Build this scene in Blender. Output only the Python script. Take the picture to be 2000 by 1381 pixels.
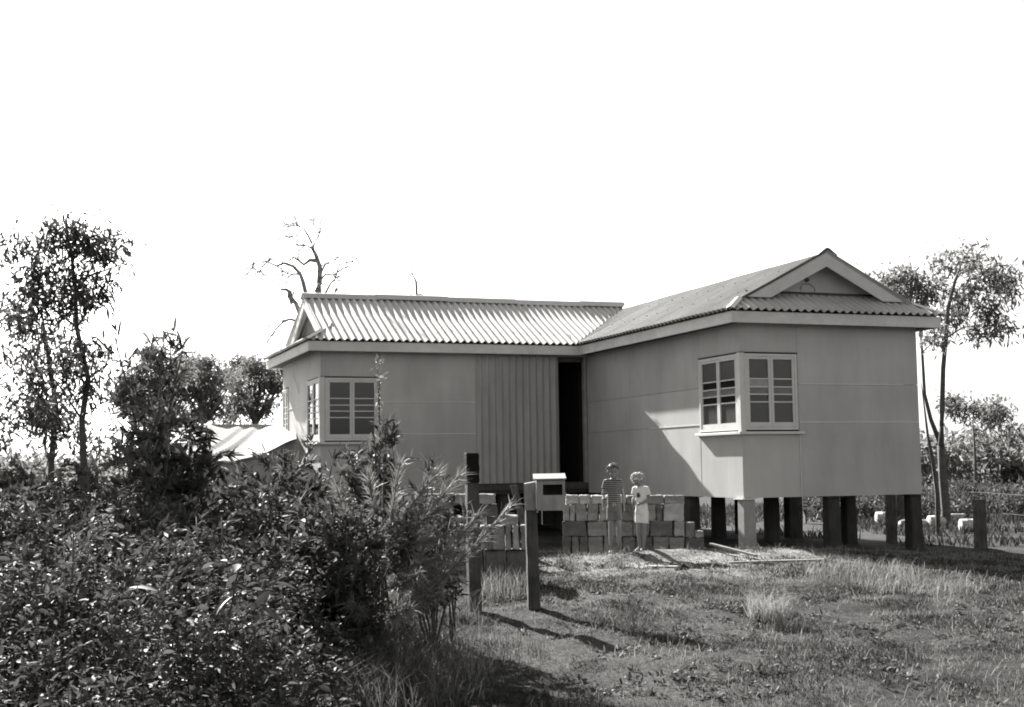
import bpy, math, random
import numpy as np
from mathutils import Vector, Matrix

for o in list(bpy.data.objects):
    bpy.data.objects.remove(o, do_unlink=True)
SC = bpy.context.scene
COL = SC.collection

# ------------------------------------------------------------------ camera
CAM = np.array([-10.6486, -18.5981, 1.3451])
YAW, PITCH, ROLL, FPX = 0.3474, 0.0856, -0.0132, 2559.4
_f = np.array([math.sin(YAW)*math.cos(PITCH), math.cos(YAW)*math.cos(PITCH), math.sin(PITCH)])
_r = np.array([math.cos(YAW), -math.sin(YAW), 0.0])
_u = np.cross(_r, _f)
CR = _r*math.cos(ROLL) + _u*math.sin(ROLL)
CU = -_r*math.sin(ROLL) + _u*math.cos(ROLL)
CF = _f
cd = bpy.data.cameras.new('camera')
cam = bpy.data.objects.new('camera', cd)
COL.objects.link(cam)
cam.matrix_world = Matrix(((CR[0], CU[0], -CF[0], CAM[0]), (CR[1], CU[1], -CF[1], CAM[1]), (CR[2], CU[2], -CF[2], CAM[2]), (0, 0, 0, 1)))
cd.sensor_width = 36.0
cd.lens = FPX/2000*36.0
cd.clip_start = 0.1
cd.clip_end = 2000
SC.camera = cam

# ------------------------------------------------------------------ sky, sun, exposure
SUN = Vector((-0.235, 1.63, 1.0)).normalized()
EL = math.asin(SUN.z)
world = bpy.data.worlds.new('World')
SC.world = world
world.use_nodes = True
nt = world.node_tree
nt.nodes.clear()
sky = nt.nodes.new('ShaderNodeTexSky')
sky.sky_type = 'NISHITA'
sky.sun_disc = False
sky.sun_elevation = EL
sky.sun_rotation = math.atan2(SUN.x, SUN.y)
sky.air_density = 1.0
sky.dust_density = 2.0
sky.ozone_density = 1.0
bw = nt.nodes.new('ShaderNodeRGBToBW')
bg = nt.nodes.new('ShaderNodeBackground')
bg.inputs['Strength'].default_value = 0.059
out = nt.nodes.new('ShaderNodeOutputWorld')
nt.links.new(sky.outputs[0], bw.inputs[0])
nt.links.new(bw.outputs[0], bg.inputs[0])
nt.links.new(bg.outputs[0], out.inputs[0])
sl = bpy.data.lights.new('sun', 'SUN')
sl.energy = 5.0
sl.angle = math.radians(0.53)
sl.color = (1.0, 0.985, 0.96)
sun = bpy.data.objects.new('sun', sl)
COL.objects.link(sun)
sun.rotation_euler = SUN.to_track_quat('Z', 'Y').to_euler()
sun.location = (-10, 40, 30)
SC.view_settings.view_transform = 'Standard'
SC.view_settings.look = 'None'
SC.view_settings.gamma = 1.0
SC.view_settings.use_curve_mapping = False
SC.view_settings.exposure = 2.2
SC.render.engine = 'CYCLES'
SC.cycles.filter_width = 1.9
SC.cycles.max_bounces = 8
SC.cycles.transparent_max_bounces = 16

# ------------------------------------------------------------------ placing helpers
def ray(px, py):
    return CF + CR*(px-1000)/FPX - CU*(py-690.5)/FPX

def at(px, py, d):
    return CAM + d*ray(px, py)

_rs = np.random.RandomState(7)
_tab = _rs.rand(256, 256)

def vnoise(x, y, s=1.0, off=0):
    x = np.asarray(x, float)/s + 100.37 + off*17.3
    y = np.asarray(y, float)/s + 57.91 + off*9.1
    xi = np.floor(x).astype(int); yi = np.floor(y).astype(int)
    fx = x-xi; fy = y-yi
    fx = fx*fx*(3-2*fx); fy = fy*fy*(3-2*fy)
    a = _tab[xi % 256, yi % 256]; b = _tab[(xi+1) % 256, yi % 256]
    c = _tab[xi % 256, (yi+1) % 256]; d = _tab[(xi+1) % 256, (yi+1) % 256]
    return (a*(1-fx)+b*fx)*(1-fy) + (c*(1-fx)+d*fx)*fy

def sstep(a, b, x):
    t = np.clip((np.asarray(x, float)-a)/(b-a), 0, 1)
    return t*t*(3-2*t)

def gz(x, y):
    x = np.asarray(x, float); y = np.asarray(y, float)
    z = -0.02 - 0.035*np.clip(x, 0, 5)
    z = z - 0.026*np.clip(-1.2-y, 0, 18)
    # lumpy yard, calm close to the footings
    amp = 1-0.75*sstep(-1.0, 0.6, y)*sstep(-6.5, -5, x)
    near = sstep(60, 20, np.hypot(x+4, y+2))
    z = z + near*amp*(0.10*(vnoise(x, y, 1.7)-0.5) + 0.06*(vnoise(x, y, 0.6, 1)-0.5) + 0.05*(vnoise(x, y, 0.25, 2)-0.5))
    # spoil heap where the children stand
    z = z + 0.13*np.exp(-(((x+2.3)/1.5)**2 + ((y+1.2)/0.7)**2))
    z = z + 0.05*np.exp(-(((x+0.2)/1.0)**2 + ((y+1.2)/0.5)**2))
    return z

def gp(px, d):
    """point on the ground in image column px at depth d"""
    q = at(px, 900, d)
    for _ in range(4):
        z = float(gz(q[0], q[1]))
        py = 900 + (q[2]-z)/d*FPX
        q = at(px, py, d); q = np.array([q[0], q[1], z])
        q2 = at(px, py, d)
        q = np.array([q2[0], q2[1], float(gz(q2[0], q2[1]))])
        break
    return q

# ------------------------------------------------------------------ materials
MATS = {}

def grey(v):
    return (min(1, v*1.015), v, v*0.965, 1)

def mat(name, v, var=0.15, scale=6.0, rough=0.85, bump=0.0, bscale=60.0, spec=0.3, stretch=(1, 1, 1), island=0.0, transl=0.0, detail=6, var2=0.0, scale2=0.8, objrand=0.0):
    m = bpy.data.materials.new(name)
    m.use_nodes = True
    t = m.node_tree; N = t.nodes; L = t.links
    b = N['Principled BSDF']
    b.inputs['Roughness'].default_value = rough
    b.inputs['Specular IOR Level'].default_value = spec
    tc = N.new('ShaderNodeTexCoord')
    mp = N.new('ShaderNodeMapping'); mp.inputs['Scale'].default_value = stretch
    L.new(tc.outputs['Object'], mp.inputs[0])
    nz = N.new('ShaderNodeTexNoise'); nz.inputs['Scale'].default_value = scale; nz.inputs['Detail'].default_value = detail
    nz.inputs['Roughness'].default_value = 0.65
    L.new(mp.outputs[0], nz.inputs[0])
    mr = N.new('ShaderNodeMapRange'); mr.inputs[1].default_value = 0.25; mr.inputs[2].default_value = 0.75
    mr.inputs[3].default_value = 1-var; mr.inputs[4].default_value = 1+var
    L.new(nz.outputs['Fac'], mr.inputs[0])
    fac = mr.outputs[0]
    if var2:
        n2 = N.new('ShaderNodeTexNoise'); n2.inputs['Scale'].default_value = scale2; n2.inputs['Detail'].default_value = 4
        L.new(tc.outputs['Object'], n2.inputs[0])
        m2 = N.new('ShaderNodeMapRange'); m2.inputs[1].default_value = 0.3; m2.inputs[2].default_value = 0.7
        m2.inputs[3].default_value = 1-var2; m2.inputs[4].default_value = 1+var2
        L.new(n2.outputs['Fac'], m2.inputs[0])
        mm = N.new('ShaderNodeMath'); mm.operation = 'MULTIPLY'
        L.new(fac, mm.inputs[0]); L.new(m2.outputs[0], mm.inputs[1]); fac = mm.outputs[0]
    if objrand:
        oi = N.new('ShaderNodeObjectInfo')
        m4 = N.new('ShaderNodeMapRange'); m4.inputs[3].default_value = 1-objrand; m4.inputs[4].default_value = 1+objrand
        L.new(oi.outputs['Random'], m4.inputs[0])
        mm = N.new('ShaderNodeMath'); mm.operation = 'MULTIPLY'
        L.new(fac, mm.inputs[0]); L.new(m4.outputs[0], mm.inputs[1]); fac = mm.outputs[0]
    if island:
        g = N.new('ShaderNodeNewGeometry')
        m3 = N.new('ShaderNodeMapRange'); m3.inputs[3].default_value = 1-island; m3.inputs[4].default_value = 1+island
        L.new(g.outputs['Random Per Island'], m3.inputs[0])
        mm = N.new('ShaderNodeMath'); mm.operation = 'MULTIPLY'
        L.new(fac, mm.inputs[0]); L.new(m3.outputs[0], mm.inputs[1]); fac = mm.outputs[0]
    vm = N.new('ShaderNodeVectorMath'); vm.operation = 'SCALE'
    vm.inputs[0].default_value = grey(v)[:3]
    L.new(fac, vm.inputs['Scale'])
    L.new(vm.outputs[0], b.inputs['Base Color'])
    if bump:
        nb = N.new('ShaderNodeTexNoise'); nb.inputs['Scale'].default_value = bscale; nb.inputs['Detail'].default_value = 5
        L.new(mp.outputs[0], nb.inputs[0])
        bp = N.new('ShaderNodeBump'); bp.inputs['Strength'].default_value = bump; bp.inputs['Distance'].default_value = 0.01
        L.new(nb.outputs['Fac'], bp.inputs['Height']); L.new(bp.outputs[0], b.inputs['Normal'])
    if transl:
        tr = N.new('ShaderNodeBsdfTranslucent')
        L.new(vm.outputs[0], tr.inputs[0])
        mx = N.new('ShaderNodeMixShader'); mx.inputs[0].default_value = transl
        L.new(b.outputs[0], mx.inputs[1]); L.new(tr.outputs[0], mx.inputs[2])
        L.new(mx.outputs[0], N['Material Output'].inputs['Surface'])
    MATS[name] = m
    return m

mat('fibro', 0.40, 0.10, 2.2, 0.9, 0.18, 70, 0.15, stretch=(1.6, 1.6, 0.35), var2=0.10, scale2=0.9, objrand=0.05)
mat('trim', 0.53, 0.10, 5.0, 0.7, 0.1, 60, 0.3, var2=0.05)
mat('fascia', 0.55, 0.14, 4.0, 0.75, 0.15, 40, 0.3, stretch=(1, 1, 1), var2=0.08)
mat('strip', 0.60, 0.1, 8.0, 0.7)
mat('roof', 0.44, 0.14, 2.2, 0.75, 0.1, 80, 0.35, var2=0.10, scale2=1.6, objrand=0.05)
mat('roofshade', 0.21, 0.07, 2.2, 0.8, 0.1, 80, 0.3, var2=0.12, scale2=1.6, objrand=0.07)  # darker copy of roof: weaker sunlight on the yard slope put into the colour
mat('ridge', 0.42, 0.10, 3.0, 0.7, 0.1, 50, 0.35, var2=0.1)
mat('iron', 0.31, 0.16, 3.0, 0.6, 0.1, 50, 0.4, stretch=(3, 3, 0.3), var2=0.14, objrand=0.06)
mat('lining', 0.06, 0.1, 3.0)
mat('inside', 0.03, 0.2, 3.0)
mat('darkwood', 0.07, 0.35, 6.0, 0.9, 0.4, 30, 0.2, stretch=(4, 4, 0.5))
mat('char', 0.012, 0.4, 12.0, 0.95, 0.6, 40, 0.1)
mat('oldwood', 0.075, 0.45, 8.0, 0.9, 0.6, 30, 0.15, stretch=(5, 5, 0.35), var2=0.3, scale2=5)
mat('palewood', 0.29, 0.22, 9.0, 0.85, 0.3, 30, 0.2, stretch=(3, 3, 0.6), var2=0.12, scale2=6)
mat('plank', 0.20, 0.3, 6.0, 0.9, 0.4, 30, 0.1)
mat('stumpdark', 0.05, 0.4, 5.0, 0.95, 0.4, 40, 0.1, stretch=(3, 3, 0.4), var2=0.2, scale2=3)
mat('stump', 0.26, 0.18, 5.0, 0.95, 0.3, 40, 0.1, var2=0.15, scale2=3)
mat('antcap', 0.70, 0.1, 5.0, 0.45, spec=0.5)
mat('block', 0.21, 0.22, 7.0, 0.95, 0.5, 45, 0.1, var2=0.2, scale2=3, objrand=0.2)
mat('blockpale', 0.31, 0.2, 7.0, 0.95, 0.5, 45, 0.1, var2=0.2, scale2=3, objrand=0.2)
mat('blockdark', 0.12, 0.25, 7.0, 0.95, 0.5, 45, 0.1, var2=0.25, scale2=3, objrand=0.2)
mat('canvas', 0.50, 0.08, 3.0, 0.95, 0.2, 200, 0.05, transl=0.2)
mat('canvaswall', 0.30, 0.12, 3.0, 0.95, 0.2, 200, 0.05)
mat('leaf', 0.074, 0.2, 3.0, 0.65, spec=0.14, island=0.6, transl=0.3)
mat('leafbig', 0.10, 0.25, 9.0, 0.55, spec=0.25, island=0.35, transl=0.2)
mat('leaffar', 0.16, 0.2, 0.4, 0.7, spec=0.2, island=0.5, transl=0.5)  # paler than near leaves: distance haze put into the colour
mat('needle', 0.21, 0.2, 3.0, 0.6, spec=0.3, island=0.4, transl=0.25)
mat('grass', 0.042, 0.45, 2.6, 0.8, spec=0.15, island=0.8, transl=0.3, var2=0.4, scale2=0.7)
mat('longgrass', 0.09, 0.3, 2.0, 0.75, spec=0.2, island=0.8, transl=0.3)
mat('drytuft', 0.30, 0.2, 2.0, 0.75, spec=0.2, island=0.4, transl=0.3)
mat('drygrass', 0.19, 0.2, 2.0, 0.75, spec=0.2, island=0.4, transl=0.3)
mat('bark', 0.09, 0.35, 9.0, 0.95, 0.5, 30, 0.1)
mat('deadbark', 0.14, 0.25, 9.0, 0.95, 0.3, 30, 0.1)
mat('palebark', 0.20, 0.3, 5.0, 0.9, 0.3, 30, 0.1)
mat('drum', 0.42, 0.2, 7.0, 0.6, spec=0.3, var2=0.2, scale2=4)
mat('wire', 0.15, 0.1, 5.0, 0.5)
mat('skin', 0.20, 0.06, 12.0, 0.6, spec=0.3)
mat('eye', 0.03, 0.1, 5.0, 0.3)
mat('lip', 0.20, 0.1, 20.0, 0.6)
mat('hairdark', 0.12, 0.4, 60.0, 0.6, 0.8, 120, 0.3, island=0.5)
mat('hairfair', 0.58, 0.3, 60.0, 0.6, 0.8, 120, 0.3, island=0.4)
mat('whitecloth', 0.66, 0.06, 20.0, 0.9, 0.4, 35, 0.1)
mat('shorts', 0.15, 0.15, 20.0, 0.9, 0.4, 35, 0.1)
mat('motif', 0.06, 0.3, 60.0, 0.9)
mat('frost', 0.05, 0.10, 14.0, 0.3, 0.25, 60, 0.5)
mat('frostmid', 0.12, 0.25, 9.0, 0.35, 0.2, 60, 0.5)
mat('frostpale', 0.26, 0.3, 9.0, 0.35, 0.2, 60, 0.5)
mat('scrap', 0.02, 0.3, 20, 0.9)

def ground_mat():
    m = bpy.data.materials.new('earth'); m.use_nodes = True
    t = m.node_tree; N = t.nodes; L = t.links; b = N['Principled BSDF']
    b.inputs['Roughness'].default_value = 0.95; b.inputs['Specular IOR Level'].default_value = 0.1
    tc = N.new('ShaderNodeTexCoord')
    def noise(s, d=6):
        n = N.new('ShaderNodeTexNoise'); n.inputs['Scale'].default_value = s; n.inputs['Detail'].default_value = d
        n.inputs['Roughness'].default_value = 0.7
        L.new(tc.outputs['Object'], n.inputs[0]); return n.outputs['Fac']
    big = N.new('ShaderNodeMapRange'); big.inputs[1].default_value = 0.35; big.inputs[2].default_value = 0.65
    big.inputs[3].default_value = 0.016; big.inputs[4].default_value = 0.055
    L.new(noise(0.55, 3), big.inputs[0])
    fine = N.new('ShaderNodeMapRange'); fine.inputs[1].default_value = 0.3; fine.inputs[2].default_value = 0.7
    fine.inputs[3].default_value = 0.25; fine.inputs[4].default_value = 1.75
    L.new(noise(14, 8), fine.inputs[0])
    # bare trodden earth by the house is paler than the turf: a patch with its own ragged shape
    sep = N.new('ShaderNodeVectorMath'); sep.operation = 'DISTANCE'
    sc = N.new('ShaderNodeVectorMath'); sc.operation = 'MULTIPLY'; sc.inputs[1].default_value = (0.42, 0.85, 0)
    L.new(tc.outputs['Object'], sc.inputs[0])
    L.new(sc.outputs[0], sep.inputs[0]); sep.inputs[1].default_value = (-1.5*0.42, -2.0*0.85, 0)
    wob = N.new('ShaderNodeMath'); wob.operation = 'MULTIPLY_ADD'; wob.inputs[1].default_value = 1.2; wob.inputs[2].default_value = -0.6
    L.new(noise(1.5, 5), wob.inputs[0])
    ad = N.new('ShaderNodeMath'); ad.operation = 'ADD'
    L.new(sep.outputs['Value'], ad.inputs[0]); L.new(wob.outputs[0], ad.inputs[1])
    bare = N.new('ShaderNodeMapRange'); bare.inputs[1].default_value = 0.4; bare.inputs[2].default_value = 2.3
    bare.inputs[3].default_value = 5.6; bare.inputs[4].default_value = 1.0
    L.new(ad.outputs[0], bare.inputs[0])
    m1 = N.new('ShaderNodeMath'); m1.operation = 'MULTIPLY'; L.new(big.outputs[0], m1.inputs[0]); L.new(fine.outputs[0], m1.inputs[1])
    m2 = N.new('ShaderNodeMath'); m2.operation = 'MULTIPLY'; L.new(m1.outputs[0], m2.inputs[0]); L.new(bare.outputs[0], m2.inputs[1])
    vm = N.new('ShaderNodeVectorMath'); vm.operation = 'SCALE'; vm.inputs[0].default_value = grey(1.0)[:3]
    L.new(m2.outputs[0], vm.inputs['Scale']); L.new(vm.outputs[0], b.inputs['Base Color'])
    bp = N.new('ShaderNodeBump'); bp.inputs['Strength'].default_value = 0.9; bp.inputs['Distance'].default_value = 0.04
    L.new(noise(22, 8), bp.inputs['Height']); L.new(bp.outputs[0], b.inputs['Normal'])
    return m
MATS['earth'] = ground_mat()

def glass_mat():
    m = bpy.data.materials.new('glass'); m.use_nodes = True
    t = m.node_tree; N = t.nodes; L = t.links
    N.remove(N['Principled BSDF'])
    tr = N.new('ShaderNodeBsdfTransparent'); tr.inputs[0].default_value = (0.5, 0.5, 0.49, 1)
    gl = N.new('ShaderNodeBsdfGlossy'); gl.inputs['Roughness'].default_value = 0.03; gl.inputs[0].default_value = (0.7, 0.7, 0.7, 1)
    fr = N.new('ShaderNodeFresnel'); fr.inputs[0].default_value = 1.5
    nz = N.new('ShaderNodeTexNoise'); nz.inputs['Scale'].default_value = 3
    bp = N.new('ShaderNodeBump'); bp.inputs['Strength'].default_value = 0.06
    L.new(nz.outputs['Fac'], bp.inputs['Height']); L.new(bp.outputs[0], gl.inputs['Normal'])
    mx = N.new('ShaderNodeMixShader')
    L.new(fr.outputs[0], mx.inputs[0]); L.new(tr.outputs[0], mx.inputs[1]); L.new(gl.outputs[0], mx.inputs[2])
    L.new(mx.outputs[0], N['Material Output'].inputs['Surface'])
    return m
MATS['glass'] = glass_mat()

def stripe_mat():
    m = mat('stripes', 0.06, 0.1, 20, 0.9, 0.3, 35, 0.1)
    t = m.node_tree; N = t.nodes; L = t.links; b = N['Principled BSDF']
    tc = N.new('ShaderNodeTexCoord'); sx = N.new('ShaderNodeSeparateXYZ'); L.new(tc.outputs['Object'], sx.inputs[0])
    mu = N.new('ShaderNodeMath'); mu.operation = 'MULTIPLY'; mu.inputs[1].default_value = 36.0; L.new(sx.outputs['Z'], mu.inputs[0])
    fr = N.new('ShaderNodeMath'); fr.operation = 'FRACT'; L.new(mu.outputs[0], fr.inputs[0])
    lt = N.new('ShaderNodeMath'); lt.operation = 'LESS_THAN'; lt.inputs[1].default_value = 0.30; L.new(fr.outputs[0], lt.inputs[0])
    mx = N.new('ShaderNodeMix'); mx.data_type = 'RGBA'
    mx.inputs[6].default_value = grey(0.045); mx.inputs[7].default_value = grey(0.36)
    L.new(lt.outputs[0], mx.inputs[0]); L.new(mx.outputs[2], b.inputs['Base Color'])
stripe_mat()

# ------------------------------------------------------------------ mesh helpers
def tag(o, label=None, cat=None, group=None, kind=None):
    if label: o['label'] = label
    if cat: o['category'] = cat
    if group: o['group'] = group
    if kind: o['kind'] = kind
    return o

def empty(name, loc=(0, 0, 0), rz=0.0):
    o = bpy.data.objects.new(name, None)
    o.empty_display_size = 0.2
    o.location = loc; o.rotation_euler = (0, 0, rz)
    COL.objects.link(o)
    return o

def obj(name, verts, faces, m, parent=None, smooth=False):
    me = bpy.data.meshes.new(name)
    me.from_pydata([tuple(v) for v in verts], [], faces)
    if smooth:
        me.polygons.foreach_set('use_smooth', [True]*len(me.polygons))
    me.materials.append(MATS[m] if isinstance(m, str) else m)
    o = bpy.data.objects.new(name, me)
    COL.objects.link(o)
    if parent is not None: o.parent = parent
    return o

def trimesh(name, V, T, m, parent=None):
    """fast mesh from numpy vertices and triangles"""
    me = bpy.data.meshes.new(name)
    V = np.ascontiguousarray(V, dtype=np.float32); T = np.ascontiguousarray(T, dtype=np.int32)
    me.vertices.add(len(V)); me.vertices.foreach_set('co', V.ravel())
    me.loops.add(T.size); me.loops.foreach_set('vertex_index', T.ravel())
    me.polygons.add(len(T)); me.polygons.foreach_set('loop_start', np.arange(0, T.size, 3, dtype=np.int32))
    me.update(calc_edges=True); me.validate()
    me.materials.append(MATS[m])
    o = bpy.data.objects.new(name, me); COL.objects.link(o)
    if parent is not None: o.parent = parent
    return o

class MB:
    def __init__(s): s.v = []; s.f = []
    def add(s, vs, fs):
        n = len(s.v); s.v += [tuple(map(float, v)) for v in vs]; s.f += [tuple(i+n for i in f) for f in fs]; return s
    def box(s, a, b, bev=0.0):
        x0, y0, z0 = a; x1, y1, z1 = b
        x0, x1 = min(x0, x1), max(x0, x1); y0, y1 = min(y0, y1), max(y0, y1); z0, z1 = min(z0, z1), max(z0, z1)
        return s.add([(x0,y0,z0),(x1,y0,z0),(x1,y1,z0),(x0,y1,z0),(x0,y0,z1),(x1,y0,z1),(x1,y1,z1),(x0,y1,z1)],
                     [(0,3,2,1),(4,5,6,7),(0,1,5,4),(1,2,6,5),(2,3,7,6),(3,0,4,7)])
    def bar(s, p, q, w, h, up=(0, 0, 1)):
        p = Vector(p); q = Vector(q); d = (q-p).normalized(); u = Vector(up)
        r = d.cross(u).normalized(); u = r.cross(d).normalized()
        vs = []
        for c in (p, q):
            for a, b in ((-1,-1),(1,-1),(1,1),(-1,1)): vs.append(c + r*(a*w/2) + u*(b*h/2))
        return s.add(vs, [(0,1,2,3),(7,6,5,4),(0,4,5,1),(1,5,6,2),(2,6,7,3),(3,7,4,0)])
    def tube(s, pts, rad, n=6, cap=True):
        pts = [Vector(p) for p in pts]
        if not hasattr(rad, '__len__'): rad = [rad]*len(pts)
        vs = []; up = Vector((0.13, 0.21, 0.97))
        for i, p in enumerate(pts):
            d = (pts[min(i+1, len(pts)-1)] - pts[max(i-1, 0)])
            d = d.normalized() if d.length > 1e-9 else Vector((0, 0, 1))
            r = d.cross(up)
            if r.length < 1e-3: r = d.cross(Vector((1, 0, 0)))
            r.normalize(); u = r.cross(d)
            for k in range(n):
                a = 2*math.pi*k/n
                vs.append(p + (r*math.cos(a) + u*math.sin(a))*rad[i])
        fs = []
        for i in range(len(pts)-1):
            for k in range(n):
                fs.append((i*n+k, i*n+(k+1) % n, (i+1)*n+(k+1) % n, (i+1)*n+k))
        if cap:
            fs.append(tuple(range(n-1, -1, -1))); fs.append(tuple((len(pts)-1)*n+k for k in range(n)))
        return s.add(vs, fs)
    def loft(s, secs, n=14):
        """secs: (cx,cy,cz,rx,ry[,tiltvector]) horizontal-ish ellipses"""
        vs = []; fs = []
        for (x, y, z, rx, ry) in secs:
            for k in range(n):
                a = 2*math.pi*k/n
                vs.append((x+rx*math.cos(a), y+ry*math.sin(a), z))
        m = len(secs)
        for i in range(m-1):
            for k in range(n):
                fs.append((i*n+k, i*n+(k+1) % n, (i+1)*n+(k+1) % n, (i+1)*n+k))
        fs.append(tuple(range(n-1, -1, -1))); fs.append(tuple((m-1)*n+k for k in range(n)))
        return s.add(vs, fs)
    def ball(s, c, r, n=10, m=7):
        r = r if hasattr(r, '__len__') else (r, r, r)
        vs = [(c[0], c[1], c[2]-r[2])]; fs = []
        for i in range(1, m):
            t = -math.pi/2 + math.pi*i/m
            for k in range(n):
                a = 2*math.pi*k/n
                vs.append((c[0]+r[0]*math.cos(t)*math.cos(a), c[1]+r[1]*math.cos(t)*math.sin(a), c[2]+r[2]*math.sin(t)))
        vs.append((c[0], c[1], c[2]+r[2])); e = len(vs)-1
        for k in range(n):
            fs.append((0, 1+(k+1) % n, 1+k))
            fs.append((e, 1+(m-2)*n+k, 1+(m-2)*n+(k+1) % n))
        for i in range(m-2):
            for k in range(n):
                fs.append((1+i*n+k, 1+i*n+(k+1) % n, 1+(i+1)*n+(k+1) % n, 1+(i+1)*n+k))
        return s.add(vs, fs)
    def build(s, name, m, parent=None, smooth=False):
        return obj(name, s.v, s.f, m, parent, smooth)

def bevel(o, w=0.004, seg=1):
    b = o.modifiers.new('bevel', 'BEVEL'); b.width = w; b.segments = seg; b.limit_method = 'ANGLE'
    return o

# ================================================================== GROUND
def build_ground():
    def ax(lo, hi, st, outer_lo, outer_hi):
        return np.array(sorted(set(outer_lo)) + list(np.arange(lo, hi+1e-6, st)) + sorted(set(outer_hi)))
    xs = ax(-15, 7, 0.11, [-600, -300, -150, -90, -60, -40, -30, -24, -19, -17], [8, 10, 13, 17, 24, 36, 60, 100, 200, 400, 700])
    ys = ax(-15, 3, 0.11, [-120, -60, -36, -26, -20, -17], [3.6, 4.4, 5.4, 6.6, 8, 10, 12, 15, 19, 24, 30, 40, 60, 100, 200, 400, 800])
    X, Y = np.meshgrid(xs, ys, indexing='ij')
    Z = gz(X, Y)
    V = np.stack([X, Y, Z], -1).reshape(-1, 3)
    nx, ny = len(xs), len(ys)
    i, j = np.meshgrid(np.arange(nx-1), np.arange(ny-1), indexing='ij')
    a = (i*ny+j).ravel(); b = ((i+1)*ny+j).ravel(); c = ((i+1)*ny+j+1).ravel(); d = (i*ny+j+1).ravel()
    T = np.concatenate([np.stack([a, b, c], 1), np.stack([a, c, d], 1)])
    o = trimesh('ground', V, T, 'earth')
    o.data.polygons.foreach_set('use_smooth', [True]*len(o.data.polygons))
    tag(o, kind='structure')
build_ground()

# ================================================================== HOUSE
W, D, LX, BY = 3.425, 6.286, -5.557, 10.40
Z0, ZT = 0.78, 3.62
OV, RO = 0.295, 0.36          # fascia and sheet overhang
ZE, SL = 3.80, 0.511          # sheet level at the eave, slope
RX, RY = W/2, 8.10            # ridges
J1, J2 = 2.0, 2.627
house = empty('raised_house', (0, 0, 0))
tag(house, 'grey sheet-clad L-shaped house on stumps with corrugated roof and corner windows', 'house')

def wall_x(x, sgn, rects, strips=(), gap=0.0025):
    """wall in a plane X = x whose outside faces sgn"""
    lin = MB(); lo_ = min(r[0] for r in rects); hi_ = max(r[1] for r in rects)
    for k, (a0, a1, z0, z1) in enumerate(rects):
        o = MB().box((x, a0+gap, z0+gap), (x-sgn*0.02, a1-gap, z1-gap)).build('wall_panel', 'fibro', house)
        o.location.x = sgn*0.0015*((k*7) % 3)
        lin.box((x-sgn*0.024, max(a0, lo_+0.03), z0+0.002), (x-sgn*0.07, min(a1, hi_-0.03), z1-0.002))
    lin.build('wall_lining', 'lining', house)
    for (a0, a1, z0, z1) in strips:
        MB().box((x+sgn*0.012, a0, z0), (x+sgn*0.0035, a1, z1)).build('cover_strip', 'strip', house)

def wall_y(y, sgn, rects, strips=(), gap=0.0025):
    lin = MB(); lo_ = min(r[0] for r in rects); hi_ = max(r[1] for r in rects)
    for k, (a0, a1, z0, z1) in enumerate(rects):
        o = MB().box((a0+gap, y, z0+gap), (a1-gap, y-sgn*0.02, z1-gap)).build('wall_panel', 'fibro', house)
        o.location.y = sgn*0.0015*((k*7) % 3)
        lin.box((max(a0, lo_+0.03), y-sgn*0.024, z0+0.002), (min(a1, hi_-0.03), y-sgn*0.07, z1-0.002))
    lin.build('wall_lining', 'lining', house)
    for (a0, a1, z0, z1) in strips:
        MB().box((a0, y+sgn*0.012, z0), (a1, y+sgn*0.0035, z1)).build('cover_strip', 'strip', house)

def three(a0, a1): return [(a0, a1, Z0, J1), (a0, a1, J1, J2), (a0, a1, J2, ZT)]
WZ0, WZ1 = 1.86, 3.135
# gable wall of the near wing
wall_y(0, -1, [(0.0, 1.065, Z0, WZ0-0.03), (0.0, 1.065, WZ1, ZT)] + three(1.065, W),
       [(1.08, W-0.01, J1-0.008, J1+0.008), (1.08, W-0.3, J2-0.006, J2+0.006), (1.065, 1.075, Z0, WZ0-0.06)])
# its side facing the yard
wall_x(0, -1, [(0.0, 1.40, Z0, WZ0-0.03), (0.0, 1.40, WZ1, ZT)] + three(1.40, 4.22) + three(4.22, D), [(1.41, 3.4, J1-0.006, J1+0.006)])
# front of the far wing
wall_y(D, -1, [(LX, -4.39, Z0, WZ0-0.03), (LX, -4.39, 3.11, ZT)] + three(-4.39, -2.42) + [(-2.42, 0.0, 3.56, ZT)],
       [(-4.3, -2.43, J1-0.007, J1+0.007), (-4.3, -2.43, J2-0.007, J2+0.007)])
# end of the far wing
wall_x(LX, -1, [(D, 7.63, Z0, WZ0-0.03), (D, 7.63, 3.11, ZT)] + three(7.63, 9.70) + [(9.70, BY, Z0, WZ0-0.03), (9.70, BY, 3.11, ZT)],
       [(7.7, 9.69, J2-0.006, J2+0.006)])
# hidden sides
wall_y(BY, 1, [(LX, -2.0, Z0, ZT), (-2.0, 1.0, Z0, ZT), (1.0, W, Z0, ZT)])
wall_x(W, 1, three(0.0, 3.4) + three(3.4, 6.9) + three(6.9, BY))
# floor and ceiling, with a partition
MB().box((0.03, 0.03, 0.92), (W-0.03, D, 1.0)).box((LX+0.03, D+0.03, 0.92), (W-0.03, BY-0.03, 1.0)).build('floor_deck', 'darkwood', house)
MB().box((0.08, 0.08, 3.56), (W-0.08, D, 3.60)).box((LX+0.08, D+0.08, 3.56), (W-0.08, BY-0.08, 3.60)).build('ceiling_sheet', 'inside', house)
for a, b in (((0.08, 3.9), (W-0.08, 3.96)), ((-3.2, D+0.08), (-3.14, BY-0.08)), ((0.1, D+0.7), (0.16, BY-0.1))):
    MB().box((a[0], a[1], 1.0), (b[0], b[1], 3.56)).build('partition', 'inside', house)
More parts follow.
